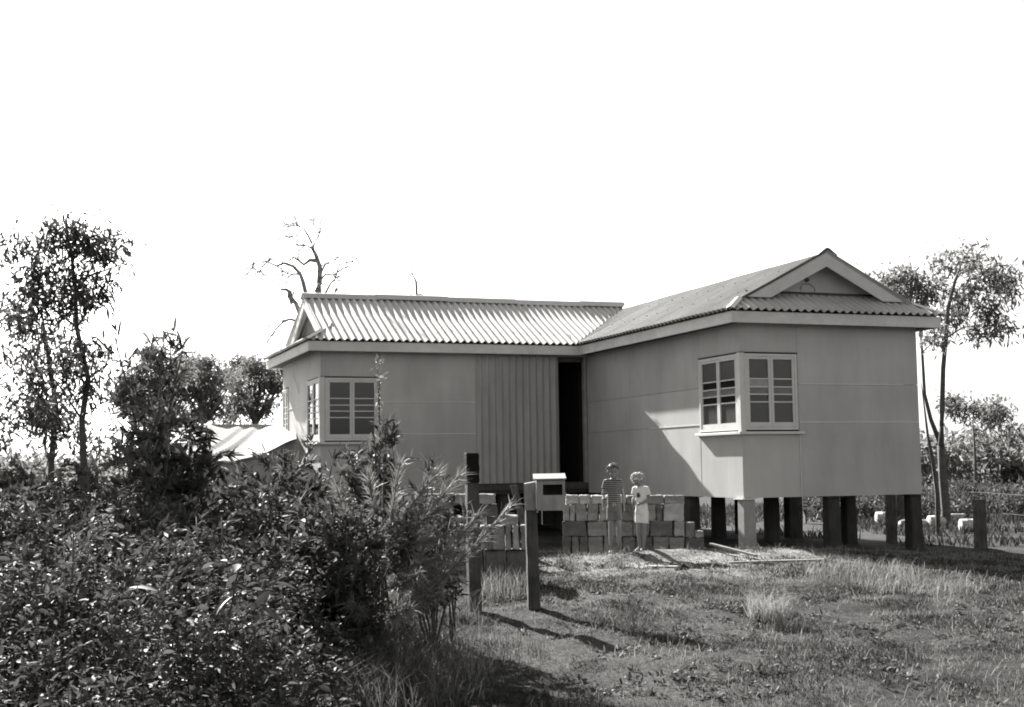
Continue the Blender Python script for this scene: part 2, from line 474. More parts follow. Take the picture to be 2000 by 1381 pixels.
# boarding that closes the underside along the rear wall
x = LX
while x < 1.9:
    MB().box((x+0.003, BY-0.03, -0.1), (x+0.60, BY-0.005, Z0-0.01)).build('base_board', 'darkwood', house); x += 0.61
# bearers under the floor
for yy in (0.1, 2.0, 3.95, 5.9):
    MB().box((0.06, yy-0.05, 0.79), (W-0.06, yy+0.05, 0.915)).build('bearer', 'darkwood', house)
for yy in (8.2, 10.2):
    MB().box((LX+0.06, yy-0.05, 0.79), (W-0.06, yy+0.05, 0.915)).build('bearer', 'darkwood', house)
MB().box((LX+0.06, D+0.09, 0.79), (-0.02, D+0.19, 0.915)).build('bearer', 'darkwood', house)

# corrugated sheets closing the unfinished opening, and the doorway beside them
PITCH_C, AMP = 0.146, 0.024
def corr(u): return AMP*np.cos(2*math.pi*np.asarray(u)/PITCH_C)

def sheet(name, m, org, ud, vd, nd, u0, u1, lo, hi, th=0.008, lift=0.0, div=10):
    """corrugated sheet: u across, v along; lo(u), hi(u) bound v"""
    n = max(2, int(round((u1-u0)/PITCH_C*div)))
    us = np.linspace(u0, u1, n+1)
    org, ud, vd, nd = (np.array(a, float) for a in (org, ud, vd, nd))
    a = np.array([lo(u) for u in us]); b = np.array([hi(u) for u in us])
    ok = b > a + 1e-4
    h = corr(us)+lift
    P = [org + ud*us[i] + vd*v + nd*(h[i]+t) for v_, t in ((a, 0), (b, 0), (a, -th), (b, -th)) for i, v in enumerate(v_)]
    k = n+1; fs = []; R4 = 4*k; P = P+P      # rims have their own vertices so that the sheet shades true
    for i in range(n):
        if not (ok[i] or ok[i+1]): continue
        A, B, C, E = i, i+1, k+i+1, k+i
        fs.append((A, B, C, E)); fs.append((2*k+B, 2*k+A, 2*k+E, 2*k+C))
        fs.append((R4+A, R4+2*k+A, R4+2*k+B, R4+B)); fs.append((R4+E, R4+C, R4+2*k+C, R4+2*k+E))
    for i in (0, n):
        if b[i] > a[i]+1e-4: fs.append((R4+i, R4+k+i, R4+3*k+i, R4+2*k+i))
    return obj(name, P, fs, m, house, True)

for i, (a, b) in enumerate(((-2.42, -1.52), (-1.54, -0.65))):
    sheet('wall_sheet', 'iron', (0, D-0.03-0.006*i, 1.0), (1, 0, 0), (0, 0, 1), (0, -1, 0), a, b, lambda u: 0.0, lambda u: 2.57)
MB().box((-2.44, D+0.0, 0.86), (-0.02, D+0.08, 0.985)).build('threshold', 'darkwood', house)
MB().box((-2.40, D+0.02, 0.985), (-2.31, D+0.10, 3.555)).build('stud', 'darkwood', house)
MB().box((-0.69, D+0.02, 0.985), (-0.62, D+0.10, 3.555)).build('stud', 'darkwood', house)
MB().box((-0.075, D-0.005, 0.99), (-0.012, D+0.10, 3.555)).build('door_jamb', 'stump', house)
MB().box((-0.62, D+0.0, 3.46), (-0.08, D+0.08, 3.555)).build('door_head', 'darkwood', house)

# ---------------------------------------------------------------- windows
def window(plane, pos, sgn, a0, a1, z0, z1, clear, over={}):
    """casement pair with five panes each; plane 'x' or 'y'; a0<a1"""
    def P(a, dpt, z):          # dpt measured outward
        return (a, pos+sgn*dpt, z) if plane == 'y' else (pos+sgn*dpt, a, z)
    def bx(mb, a, b, d0, d1, zz0, zz1): mb.box(P(a, d0, zz0), P(b, d1, zz1))
    g = 0.014
    fr = MB()
    A0, A1, B0, B1 = a0+g, a1-g, z0+g, z1-g
    fw = 0.045
    bx(fr, A0, A1, -0.05, 0.020, B1-fw, B1); bx(fr, A0, A1, -0.05, 0.020, B0, B0+fw)
    bx(fr, A0, A0+fw, -0.05, 0.020, B0+fw, B1-fw); bx(fr, A1-fw, A1, -0.05, 0.020, B0+fw, B1-fw)
    mid = (A0+A1)/2
    win = fr.build('window', 'trim', house)
    for s in range(2):
        s0 = A0+fw+0.003 if s == 0 else mid+0.003
        s1 = mid-0.003 if s == 0 else A1-fw-0.003
        t0, t1 = B0+fw+0.003, B1-fw-0.003
        H = t1-t0; st = 0.042; brail = 0.075
        sm = MB()
        bx(sm, s0, s0+st, -0.035, 0.012, t0, t1); bx(sm, s1-st, s1, -0.035, 0.012, t0, t1)
        bx(sm, s0+st, s1-st, -0.035, 0.012, t1-0.04, t1); bx(sm, s0+st, s1-st, -0.035, 0.012, t0, t0+brail)
        sm.build('sash', 'trim', win)
        zs = [t1-0.04, t1-0.315*H, t1-0.43*H, t1-0.535*H, t1-0.645*H, t0+brail]
        for k in range(4):
            gb = MB(); bx(gb, s0+st, s1-st, -0.03, 0.006, zs[k+1]-0.010, zs[k+1]+0.010); gb.build('glazing_bar', 'trim', win)
        for k in range(5):
            top = zs[k]-(0.010 if k else 0); bot = zs[k+1]+(0.010 if k < 4 else 0)
            pn = MB(); bx(pn, s0+st, s1-st, -0.016, -0.012, bot, top)
            pn.build('pane', over.get((s, k), 'glass' if (k in clear) else 'frost'), win)
    return win

window('y', 0, -1, 0.055, 1.06, WZ0, WZ1-0.01, (1, 3), {(0, 1): 'frostpale', (0, 2): 'frostmid', (1, 2): 'frostmid'})
window('x', 0, -1, 0.055, 1.395, WZ0, WZ1-0.01, (1, 3), {(0, 2): 'frostmid', (1, 2): 'frostmid'})
window('y', D, -1, LX+0.07, -4.40, WZ0, 3.10, (0, 1, 3, 4))
window('x', LX, -1, D+0.06, 7.62, WZ0, 3.10, (0, 1, 2, 3, 4))
window('x', LX, -1, 9.71, BY-0.03, WZ0, 3.10, (0, 1, 2, 3, 4))
# corner posts between paired windows
MB().box((-0.028, -0.028, WZ0-0.02), (0.062, 0.062, WZ1-0.012)).build('corner_post', 'trim', house)
MB().box((LX-0.028, D-0.028, WZ0-0.02), (LX+0.075, D+0.065, 3.10)).build('corner_post', 'trim', house)
# sills
def sill(pts, z): 
    for (a, b) in pts: bevel(MB().box((a[0], a[1], z-0.045), (b[0], b[1], z)).build('window_sill', 'trim', house), 0.005)
sill([((-0.085, -0.085), (1.13, 0.0)), ((-0.085, 0.002), (0.0, 1.47))], WZ0-0.012)
sill([((LX-0.085, D-0.085), (-4.33, D)), ((LX-0.085, D+0.002), (LX, 7.70)), ((LX-0.085, 9.64), (LX, BY))], WZ0-0.012)
# dark drip moulds above the windows
MB().box((0.0, -0.022, WZ1-0.012), (1.065, -0.002, WZ1+0.004)).build('drip_mould', 'darkwood', house)
MB().box((-0.022, 0.0, WZ1-0.012), (-0.002, 1.40, WZ1+0.004)).build('drip_mould', 'darkwood', house)
MB().box((LX, D-0.022, 3.10), (-4.39, D-0.002, 3.114)).build('drip_mould', 'darkwood', house)
# conduit on the far end
MB().tube([(LX-0.02, 9.0, 3.58), (LX-0.03, 9.0, 3.3), (LX-0.02, 8.4, 2.9)], 0.008).build('service_wire', 'strip', house)

# ---------------------------------------------------------------- soffit and fascia
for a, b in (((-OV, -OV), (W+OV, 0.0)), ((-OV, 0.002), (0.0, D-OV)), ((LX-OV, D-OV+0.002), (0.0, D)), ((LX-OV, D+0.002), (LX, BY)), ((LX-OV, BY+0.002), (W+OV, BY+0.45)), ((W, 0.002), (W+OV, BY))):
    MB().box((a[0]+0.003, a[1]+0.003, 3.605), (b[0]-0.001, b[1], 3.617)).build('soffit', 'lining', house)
FZ0, FZ1, FT = 3.58, 3.765, 0.025
for a, b in (((-OV, -OV), (W+OV, -OV+FT)), ((-OV, -OV+FT), (-OV+FT, D-OV+FT)), ((LX-OV, D-OV), (-OV-0.001, D-OV+FT)), ((LX-OV, D-OV+FT), (LX-OV+FT, BY+0.45-FT)), ((LX-OV, BY+0.45-FT), (W+OV, BY+0.45)), ((W+OV-FT, -OV+FT), (W+OV, BY+0.45-FT))):
    bevel(MB().box((a[0], a[1], FZ0), (b[0], b[1], FZ1)).build('fascia_board', 'fascia', house), 0.003)

# ---------------------------------------------------------------- roof
k = math.sqrt(1+SL*SL)
def slope(org, ud, hd):
    """v measured as horizontal run"""
    vd = np.array([hd[0], hd[1], SL]); nd = np.array([-hd[0]*SL, -hd[1]*SL, 1.0])/k
    return org, ud, vd, nd

def cover(s, u0, u1, lo, hi, w=7*PITCH_C, m='roof'):
    u = u0; i = 0
    while u < u1-1e-3:
        e = min(u+w, u1)
        sheet('roof_sheet', m, s[0], s[1], s[2], s[3], u, min(e+0.04, u1), lo, hi, lift=0.0035*(i % 2))
        u = e; i += 1

Lrun, Frun = RX+RO, RY-D+RO
# near wing, side facing the yard (eave X=-RO), u = Y
cover(slope((-RO, 0, ZE), (0, 1, 0), (1, 0)), -RO, RY-0.02, lambda u: max(0, u-(D-RO)+0.03), lambda u: min(u+RO, Lrun) if u < 0.0 else Lrun, m='roofshade')
# far wing, front (eave Y=D-RO), u = X
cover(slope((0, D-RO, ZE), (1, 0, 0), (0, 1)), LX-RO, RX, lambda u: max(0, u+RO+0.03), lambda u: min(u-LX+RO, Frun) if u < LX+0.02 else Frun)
# skirt under the near gable
cover(slope((0, -RO, ZE), (1, 0, 0), (0, 1)), -RO, W+RO, lambda u: 0, lambda u: max(0, min(u+RO, W+RO-u, 0.655)-0.01))
# skirt under the far gable
cover(slope((LX-RO, 0, ZE), (0, 1, 0), (1, 0)), D-RO, BY+0.5, lambda u: 0, lambda u: max(0, min(u-D+RO, BY+0.5-u, 0.655)-0.01))
# side and rear slopes turned away from the yard
cover(slope((W+RO, 0, ZE), (0, 1, 0), (-1, 0)), -RO, BY+0.5, lambda u: 0, lambda u: (min(u+RO, Lrun) if u < 0.0 else (Lrun if u < RY else Lrun*(BY+0.5-u)/(BY+0.5-RY))))
_sl = (4.905-ZE)/(BY+0.5-RY)
_vd = np.array([0, -1, _sl]); _nd = np.array([0, _sl, 1.0])/math.sqrt(1+_sl*_sl)
u = LX-RO; i = 0
while u < W+RO-1e-3:
    e = min(u+7*PITCH_C, W+RO)
    sheet('roof_sheet', 'roof', (0, BY+0.5, ZE), (1, 0, 0), _vd, _nd, u, e, lambda q: 0, lambda q: (min((q-LX+RO)*1.2, BY+0.5-RY) if q < LX+0.02 else (BY+0.5-RY if q < RX else (BY+0.5-RY)*(W+RO-q)/(W+RO-RX))), lift=0.003*(i % 2))
    u = e; i += 1

def ridge_cap(p, q, side, drop, wid=0.19, th=0.012):
    p = Vector(p); q = Vector(q); s = Vector(side)
    vs = []
    for c in (p, q):
        for t in (0, -th):
            vs += [c-s*wid+Vector((0, 0, -drop+t)), c-s*0.045+Vector((0, 0, -0.012+t)), c+Vector((0, 0, t+0.004)), c+s*0.045+Vector((0, 0, -0.012+t)), c+s*wid+Vector((0, 0, -drop+t))]
    fs = []
    for a in range(4):
        fs.append((a, a+1, 10+a+1, 10+a)); fs.append((5+a+1, 5+a, 15+a, 15+a+1))
        fs.append((a+1, a, 5+a, 5+a+1)); fs.append((10+a, 10+a+1, 15+a+1, 15+a))
    fs += [(0, 10, 15, 5), (4, 9, 19, 14)]
    return obj('ridge_cap', vs, fs, 'ridge', house)
zr = ZE+Lrun*SL+0.055
y = -0.02; i = 0
while y < RY-0.1:
    e = min(y+1.5, RY-0.05)
    ridge_cap((RX, y, zr+0.006*(i % 2)), (RX, e+0.03, zr+0.006*(i % 2)), (1, 0, 0), 0.118); y = e; i += 1
zr2 = ZE+Frun*SL+0.055
x = LX-0.02; i = 0
while x < RX-0.1:
    e = min(x+1.55, RX-0.05)
    ridge_cap((x, RY, zr2+0.010*((i*5) % 3)), (e+0.03, RY, zr2+0.010*((i*5) % 3)+0.004), (0, 1, 0), 0.118); x = e; i += 1
# hip caps at the corners
for p, q in (((-RO, -RO, ZE+0.03), (0.03, 0.03, ZE+0.39*SL+0.05)), ((W+RO, -RO, ZE+0.03), (W-0.03, 0.03, ZE+0.39*SL+0.05)), ((LX-RO, D-RO, ZE+0.03), (LX+0.03, D+0.03, ZE+0.39*SL+0.05)), ((LX-RO, BY+0.5, ZE+0.03), (LX, BY+0.06, ZE+0.39*SL+0.05))):
    d = (Vector(q)-Vector(p)); s = Vector((d.y, -d.x, 0)).normalized()
    vs = [Vector(p)-s*0.07-Vector((0, 0, .03)), Vector(p), Vector(p)+s*0.07-Vector((0, 0, .03)), Vector(q)-s*0.07-Vector((0, 0, .03)), Vector(q), Vector(q)+s*0.07-Vector((0, 0, .03))]
    vs += [v-Vector((0, 0, 0.012)) for v in vs]
    obj('hip_cap', vs, [(0,1,4,3),(1,2,5,4),(6,9,10,7),(7,10,11,8),(0,3,9,6),(2,8,11,5),(0,6,7,1),(1,7,8,2),(3,4,10,9),(4,5,11,10)], 'roof', house)

# barges and gable panels: near gable in a plane of constant Y, far gable in a plane of constant X
def gable(tr, half, cx, panel):
    def top(a): return ZE-0.032+(half-abs(a-cx))*SL
    zc = 4.045; dep = 0.225; apx = top(cx)
    for s in (-1, 1):
        eo = cx + s*(half-(zc-ZE+0.032)/SL); ei = cx + s*(half-(zc+dep-ZE+0.032)/SL)
        poly = [(eo, zc), (cx, apx), (cx, apx-dep), (ei, zc)]
        vs = [tr(a, 0.02, z) for a, z in poly] + [tr(a, 0.045, z) for a, z in poly]
        obj('barge_board', vs, [(0,1,2,3),(7,6,5,4),(0,4,5,1),(1,5,6,2),(2,6,7,3),(3,7,4,0)], 'trim', house)
        # verge strip over the barge
        poly = [(eo-s*0.02, zc+0.004), (cx, apx+0.014), (cx, apx+0.001), (eo-s*0.0, zc-0.008)]
        vs = [tr(a, 0.008, z) for a, z in poly] + [tr(a, 0.05, z) for a, z in poly]
        obj('verge_strip', vs, [(0,1,2,3),(7,6,5,4),(0,4,5,1),(1,5,6,2),(2,6,7,3),(3,7,4,0)], 'ridge', house)
    zb = 4.06
    hw = half-(zb-ZE+0.05)/SL
    poly = [(cx-hw, zb), (cx+hw, zb), (cx, apx-0.02)]
    vs = [tr(a, 0.30, z) for a, z in poly] + [tr(a, 0.33, z) for a, z in poly]
    obj('gable_panel', vs, [(0,1,2),(5,4,3),(0,3,4,1),(1,4,5,2),(2,5,3,0)], panel, house)
    # flashing where the skirt meets the panel
    MB().add([tr(cx-hw+0.05, 0.26, 4.165), tr(cx+hw-0.05, 0.26, 4.165), tr(cx+hw-0.05, 0.298, 4.195), tr(cx-hw+0.05, 0.298, 4.195), tr(cx-hw+0.05, 0.26, 4.155), tr(cx+hw-0.05, 0.26, 4.155)], [(0,1,2,3),(0,4,5,1)]).build('apron_flashing', 'darkwood', house)
gable(lambda a, d, z: (a, d, z), Lrun, RX, 'fibro')
gable(lambda a, d, z: (LX+d, a, z), Frun, RY, 'fibro')
MB().tube([(1.49, 0.27, 4.40), (1.49, 0.302, 4.40)], 0.035, 10).build('vent_pipe', 'darkwood', house)
MB().tube([(1.50+0.14*math.cos(t), 0.285, 4.22+0.10*math.sin(t)+0.03*t/3) for t in np.linspace(3.6, -0.5, 16)], 0.005, 5).build('loose_wire', 'wire', house)
# valley debris: a clip sticking up
MB().tube([(-0.42, D-0.2, 3.88), (-0.44, D-0.2, 3.99), (-0.50, D-0.2, 4.0)], 0.008, 5).build('roof_clip', 'wire', house)
# roof nails
rng = random.Random(3)
for i in range(26):
    X = LX+0.3+i*0.20; X = round(X/PITCH_C)*PITCH_C
    h = 0.35 if i % 3 else 1.15
    if X > -0.5: continue
    p = Vector((X, D-RO+h, ZE+h*SL+AMP/1.0))
    MB().tube([p, p+Vector((0, -0.008, 0.016))], 0.009, 6).build('roof_nail', 'wire', house)
for i in range(22):
    Y = round((0.4+i*0.25)/PITCH_C)*PITCH_C
    h = 0.7 if i % 2 else 1.4
    p = Vector((-RO+h, Y, ZE+h*SL+AMP))
    MB().tube([p, p+Vector((-0.008, 0, 0.016))], 0.009, 6).build('roof_nail', 'wire', house)

# ---------------------------------------------------------------- stumps
sb = MB().box((-0.105, -0.105, 0), (0.105, 0.105, 1.0))
first = None
def stump(X, Y):
    global first
    g = float(gz(X, Y))-0.15
    s = MB().loft([(X, Y, g, 0.16, 0.16), (X, Y, Z0-0.022, 0.148, 0.148)], 4)
    # turn the four-sided loft so that its faces follow the walls
    c, n = math.cos(math.pi/4), math.sin(math.pi/4)
    s.v = [(X+(v[0]-X)*c-(v[1]-Y)*n, Y+(v[0]-X)*n+(v[1]-Y)*c, v[2]) for v in s.v]
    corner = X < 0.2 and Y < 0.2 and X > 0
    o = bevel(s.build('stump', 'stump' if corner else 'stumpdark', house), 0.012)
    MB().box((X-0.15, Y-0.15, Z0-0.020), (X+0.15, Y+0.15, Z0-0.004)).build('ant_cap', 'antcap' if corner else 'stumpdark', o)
for X in (0.11, 1.70, 3.31):
    for Y in (0.11, 2.0, 3.95, 5.9, 8.2, 10.25): stump(X, Y)
for X in (-5.42, -3.6, -1.8):
    for Y in (6.42, 8.2, 10.25): stump(X, Y)

# ================================================================== BLOCK STACKS
rng = random.Random(11)
CHIP = bpy.data.textures.new('chips', 'CLOUDS'); CHIP.noise_scale = 0.055; CHIP.noise_depth = 3
def block(name, px0, px1, py0, py1, depth, thick, label, group, m='block', lean=0.0, yaw=0.0):
    """concrete block whose near face fills that place at that depth; thick runs away from the viewer"""
    a = at(px0, (py0+py1)/2, depth); b = at(px1, (py0+py1)/2, depth)
    w = (px1-px0)*depth/FPX; h = (py1-py0)*depth/FPX
    c = (a+b)/2
    rnd = random.Random(int(px0*13+py0*7))
    j = lambda: rnd.uniform(-0.010, 0.010)
    hw, hh = w/2-0.003, h/2-0.001
    vs = [(-hw+j(), j(), -hh), (hw+j(), j(), -hh), (hw+j(), thick+j(), -hh), (-hw+j(), thick+j(), -hh), (-hw+j(), j(), hh+j()), (hw+j(), j(), hh+j()), (hw+j(), thick+j(), hh+j()), (-hw+j(), thick+j(), hh+j())]
    o = obj(name, vs, [(0,3,2,1),(4,5,6,7),(0,1,5,4),(1,2,6,5),(2,3,7,6),(3,0,4,7)], m)
    o.location = tuple(c)
    o.rotation_euler = (0, lean, -YAW+yaw+rnd.uniform(-0.03, 0.03))
    bevel(o, 0.010, 1)
    su = o.modifiers.new('cut', 'SUBSURF'); su.subdivision_type = 'SIMPLE'; su.levels = 3; su.render_levels = 3
    dm = o.modifiers.new('rough', 'DISPLACE'); dm.texture = CHIP; dm.texture_coords = 'GLOBAL'; dm.strength = 0.030; dm.mid_level = 0.55
    tag(o, label, 'block', group)
    return o

ORD = ['first', 'second', 'third', 'fourth', 'fifth', 'sixth', 'seventh', 'eighth', 'ninth', 'tenth', 'eleventh']
RG, LG, BG = 'blocks of the stack behind the children', 'blocks of the near stack beside the posts', 'blocks of the stack in the shrubs'
d = 20.35
# stack behind the children, bottom up
row = [(1100, 1116, 'blockdark'), (1117, 1131, 'block'), (1132, 1148, 'blockdark'), (1149, 1178, 'block'), (1179, 1194, 'block'), (1195, 1215, 'block'), (1216, 1240, 'block'), (1241, 1275, 'blockdark'), (1276, 1306, 'block'), (1307, 1337, 'block')]
for i, (a, b, m) in enumerate(row):
    block('concrete_block', a, b, 1048+(a-1100)*0.004, 1082, d, 0.36, ORD[i]+' block from the left in the bottom row behind the children', RG, m)
row = [(1099, 1145, 'blockdark'), (1147, 1185, 'block'), (1187, 1235, 'block'), (1237, 1268, 'block'), (1270, 1314, 'blockdark'), (1316, 1338, 'blockpale')]
for i, (a, b, m) in enumerate(row):
    block('concrete_block', a, b, 1018+rng.uniform(-0.6, 0.6), 1047.6, d+0.01, 0.34, ORD[i]+' block from the left in the second row up behind the children' if i < 5 else 'pale concrete block ending the second row up behind the children', RG, m)
row = [(1101, 1112, 'block'), (1113, 1123, 'blockpale'), (1124, 1146, 'block'), (1148, 1169, 'block'), (1171, 1187, 'block'), (1189, 1214, 'blockdark'), (1216, 1238, 'blockdark'), (1240, 1262, 'block'), (1264, 1281, 'block'), (1282, 1294, 'blockdark'), (1296, 1336, 'blockpale')]
for i, (a, b, m) in enumerate(row):
    block('concrete_block', a, b, 985+rng.uniform(-1.2, 1.8), 1017.8, d+0.03, 0.30, ORD[i]+' block from the left, on edge, in the third row up behind the children' if i < 10 else 'wide pale block ending the third row up behind the children', RG, m, lean=rng.uniform(-0.03, 0.03) if i < 10 else 0)
row = [(1105, 1131, 'blockpale'), (1132, 1154, 'blockpale'), (1155, 1182, 'blockpale'), (1184, 1222, 'blockpale'), (1224, 1262, 'block'), (1264, 1296, 'block'), (1298, 1337, 'block')]
for i, (a, b, m) in enumerate(row):
    block('concrete_block', a, b, 967.5+rng.uniform(-1, 1), 984.6, d+0.08, 0.24, ORD[i]+' block from the left in the top row of the stack behind the children', RG, m)
block('concrete_block', 1339, 1357, 1021, 1049, d+0.02, 0.2, 'small upright block stepped against the right end of the stack', None, 'block')
block('concrete_block', 1358, 1375, 1037, 1049.5, d-0.02, 0.2, 'small low block stepped furthest right of the stack, upper one', None, 'blockpale')
block('concrete_block', 1338.5, 1376, 1050, 1083, d+0.0, 0.3, 'dark block on the ground at the right end of the stack', None, 'blockdark')
# near stack between the two posts
d = 15.6
row = [(852, 866, 'block'), (867, 880, 'block'), (881, 897, 'blockdark'), (898, 912, 'block'), (914, 936, 'block'), (938, 948, 'block'), (950, 962, 'blockdark'), (963, 985, 'block'), (987, 999, 'block'), (1002, 1014, 'blockpale'), (1016, 1031, 'block')]
for i, (a, b, m) in enumerate(row):
    block('concrete_block', a, b, 1026+rng.uniform(-1, 1), 1074, d, 0.34, ORD[i]+' block from the left, on edge, in the near stack by the posts', LG, m, lean=rng.uniform(-0.03, 0.03))
for i, (a, b) in enumerate(((850, 898), (900, 944), (946, 985), (987, 1030))):
    block('concrete_block', a, b, 1075, 1146, d+0.03, 0.34, ORD[i]+' dark block from the left in the grass under the near stack', LG, 'blockdark')
block('concrete_block', 977, 1011, 1006, 1025, d+0.05, 0.22, 'pale rounded block lying alone on top of the near stack', None, 'blockpale', lean=0.05)
# rear stack seen past the first post and through the shrubs
d = 18.3
for i, (a, b, m) in enumerate(((760, 806, 'block'), (808, 858, 'block'), (860, 886, 'blockdark'), (887, 920, 'block'), (922, 966, 'blockpale'))):
    block('concrete_block', a, b, 963+0.012*(a-760), 982+0.012*(a-760), d, 0.25, ORD[i]+' block from the left in the top row of the rear stack' if i < 4 else 'pale block ending the top row of the rear stack', BG, m)
for i, (a, b, m) in enumerate(((770, 815, 'block'), (817, 838, 'blockdark'), (842, 848, 'block'), (868, 884, 'blockdark'), (902, 914, 'block'), (916, 936, 'block'), (940, 972, 'blockdark'))):
    block('concrete_block', a, b, 985, 1009, d+0.04, 0.28, ORD[i]+' block from the left in the gappy middle row of the rear stack', BG, m)
for i, (a, b, m) in enumerate(((770, 820, 'block'), (822, 900, 'block'), (902, 950, 'block'), (952, 990, 'blockdark'))):
    block('concrete_block', a, b, 1010, 1048, d+0.05, 0.3, ORD[i]+' block from the left in the low flat row of the rear stack', BG, m)
for i, (a, b, m) in enumerate(((770, 830, 'block'), (832, 892, 'blockdark'), (894, 950, 'block'), (952, 992, 'blockdark'))):
    block('concrete_block', a, b, 1049, 1104, d+0.06, 0.3, ORD[i]+' block from the left on the ground under the rear stack', BG, m)

# ================================================================== POSTS, LETTER BOX, PLANKS
def squarepost(p, w, h, m, name, parent=None, lean=(0, 0), rz=-YAW, seed=0, z0=-0.3):
    rnd = random.Random(seed); n = 8
    vs = []; fs = []
    for i in range(n+1):
        t = i/n; z = z0 + (h-z0)*t
        s = w/2*(1+rnd.uniform(-0.04, 0.04))
        for a, b in ((-1,-1),(1,-1),(1,1),(-1,1)):
            x = a*s+rnd.uniform(-.003, .003); y = b*s*0.9+rnd.uniform(-.003, .003)
            X = x*math.cos(rz)-y*math.sin(rz); Y = x*math.sin(rz)+y*math.cos(rz)
            vs.append((X+lean[0]*(z), Y+lean[1]*z, z+(rnd.uniform(-.012, .012) if i == n else 0)))
    for i in range(n):
        for q in range(4): fs.append((i*4+q, i*4+(q+1) % 4, i*4+4+(q+1) % 4, i*4+4+q))
    fs.append((3, 2, 1, 0)); fs.append(tuple(n*4+q for q in range(4)))
    o = obj(name, vs, fs, m, parent)
    if parent is None: o.location = tuple(p)
    bevel(o, 0.008)
    return o

p = gp(927, 13.4)
hp = (at(927, 885, 13.4)-p)[2]
post = empty('gate_post', tuple(p))
tag(post, 'tall square weathered post with a blackened top left of the letter box', 'post')
o = squarepost(p, 0.128, hp-0.30, 'oldwood', 'post_shaft', post, lean=(-0.012, 0), rz=-YAW+0.30, seed=1)
o = squarepost(p, 0.136, hp, 'char', 'charred_top', post, lean=(-0.012, 0), rz=-YAW+0.30, seed=2, z0=hp-0.302)

p = gp(1043, 13.4)
R2 = np.array([CR[0], CR[1], 0]); R2 /= np.linalg.norm(R2)
lb = empty('letter_box', tuple(p), -YAW)
tag(lb, 'small pale timber letter box with open slot nailed to a dark post', 'letter box')
S = 13.4/FPX
def lx(px): return (px-1043)*S
def lz(py): return float((at(1043, py, 13.4)-p)[2])
o = squarepost(p, 0.118, lz(995), 'oldwood', 'post', lb, lean=(-0.018, 0), rz=0.12, seed=4)
# pale board capping the post
vs = [(lx(1027), -0.075, lz(996)), (lx(1049), -0.075, lz(998)), (lx(1049), -0.075, lz(941)), (lx(1026), -0.075, lz(945))]
vs += [(v[0]+0.006, 0.06, v[2]+0.004) for v in vs]
bevel(obj('side_board', vs, [(3,2,1,0),(4,5,6,7),(0,1,5,4),(1,2,6,5),(2,3,7,6),(3,0,4,7)], 'palewood', lb), 0.004)
x0, x1, zb, zt = lx(1050.5), lx(1106), lz(997), lz(938)
y0, y1 = -0.20, 0.10
ox0, ox1, oz0, oz1 = lx(1063), lx(1101), lz(967), lz(946.5)
t = 0.014
MB().box((x0, y0, zb), (x1, y0+t, oz0)).build('front_board', 'palewood', lb)
MB().box((x0, y0, oz0+0.001), (ox0, y0+t, zt)).build('front_board', 'palewood', lb)
MB().box((ox1, y0, oz0+0.001), (x1, y0+t, zt)).build('front_board', 'palewood', lb)
MB().box((ox0+0.001, y0, oz1), (ox1-0.001, y0+t, zt)).build('front_board', 'palewood', lb)
MB().box((x0, y0+t+0.001, zb), (x0+t, y1, zt+0.02)).build('side_board', 'palewood', lb)
MB().box((x1-t, y0+t+0.001, zb), (x1, y1, zt+0.02)).build('side_board', 'palewood', lb)
MB().box((x0+t+0.001, y1-t, zb), (x1-t-0.001, y1, zt+0.02)).build('back_board', 'darkwood', lb)
MB().box((x0+t+0.001, y0+t+0.001, zb), (x1-t-0.001, y1-t-0.001, zb+t)).build('base_board', 'darkwood', lb)
vs = [(x0-0.03, y0-0.04, zt+0.001), (x1+0.012, y0-0.04, zt+0.004), (x1+0.012, y1+0.03, zt+0.052), (x0-0.03, y1+0.03, zt+0.05)]
vs += [(v[0], v[1], v[2]+0.014) for v in vs]
obj('lid', vs, [(3,2,1,0),(4,5,6,7),(0,1,5,4),(1,2,6,5),(2,3,7,6),(3,0,4,7)], 'plank', lb)
MB().ball((lx(1052), -0.085, lz(1000)), 0.012, 8, 6).build('nail_head', 'drum', lb)

def plank(p, q, w, h, label, m='plank', name='plank'):
    c = (np.array(p)+np.array(q))/2
    o = MB().bar(np.array(p)-c, np.array(q)-c, w, h).build(name, m)
    o.location = tuple(c); bevel(o, 0.004)
    return tag(o, label, 'plank')
def gq(px, d, dz=0.02):
    q = gp(px, d); q[2] += dz; return q
plank(gq(1388, 19.4, 0.10), gq(1478, 18.6, 0.05), 0.06, 0.03, 'thin pale stick lying by the corner stump')
plank(gq(1425, 18.2, 0.01), gq(1610, 17.9, 0.02), 0.13, 0.03, 'long pale plank lying on bare ground before the house')
plank(gq(1268, 17.6, 0.03), gq(1342, 17.4, 0.03), 0.12, 0.015, 'short white board lying flat in front of the children', 'palewood')
plank(at(1003, 948, 19.0), at(1040, 1087, 18.7), 0.13, 0.03, 'dark plank leaning in the gap behind the letter box', 'oldwood')
o = MB().add([(0,0,0),(0.14,-0.03,0.01),(0.27,0.02,0.02),(0.25,0.10,0.05),(0.12,0.09,0.03),(0.02,0.06,0.04),(0.14,0.03,0.09)], [(0,1,6),(1,2,6),(2,3,6),(3,4,6),(4,5,6),(5,0,6),(5,4,3,2,1,0)]).build('bark_scrap', 'scrap')
o.location = tuple(gq(1318, 17.1, 0.01)); tag(o, 'small black scrap of bark on the ground beside the white board', 'scrap')

# ================================================================== FOLIAGE TOOLS
def unit(a):
    return a/np.maximum(np.linalg.norm(a, axis=-1, keepdims=True), 1e-9)

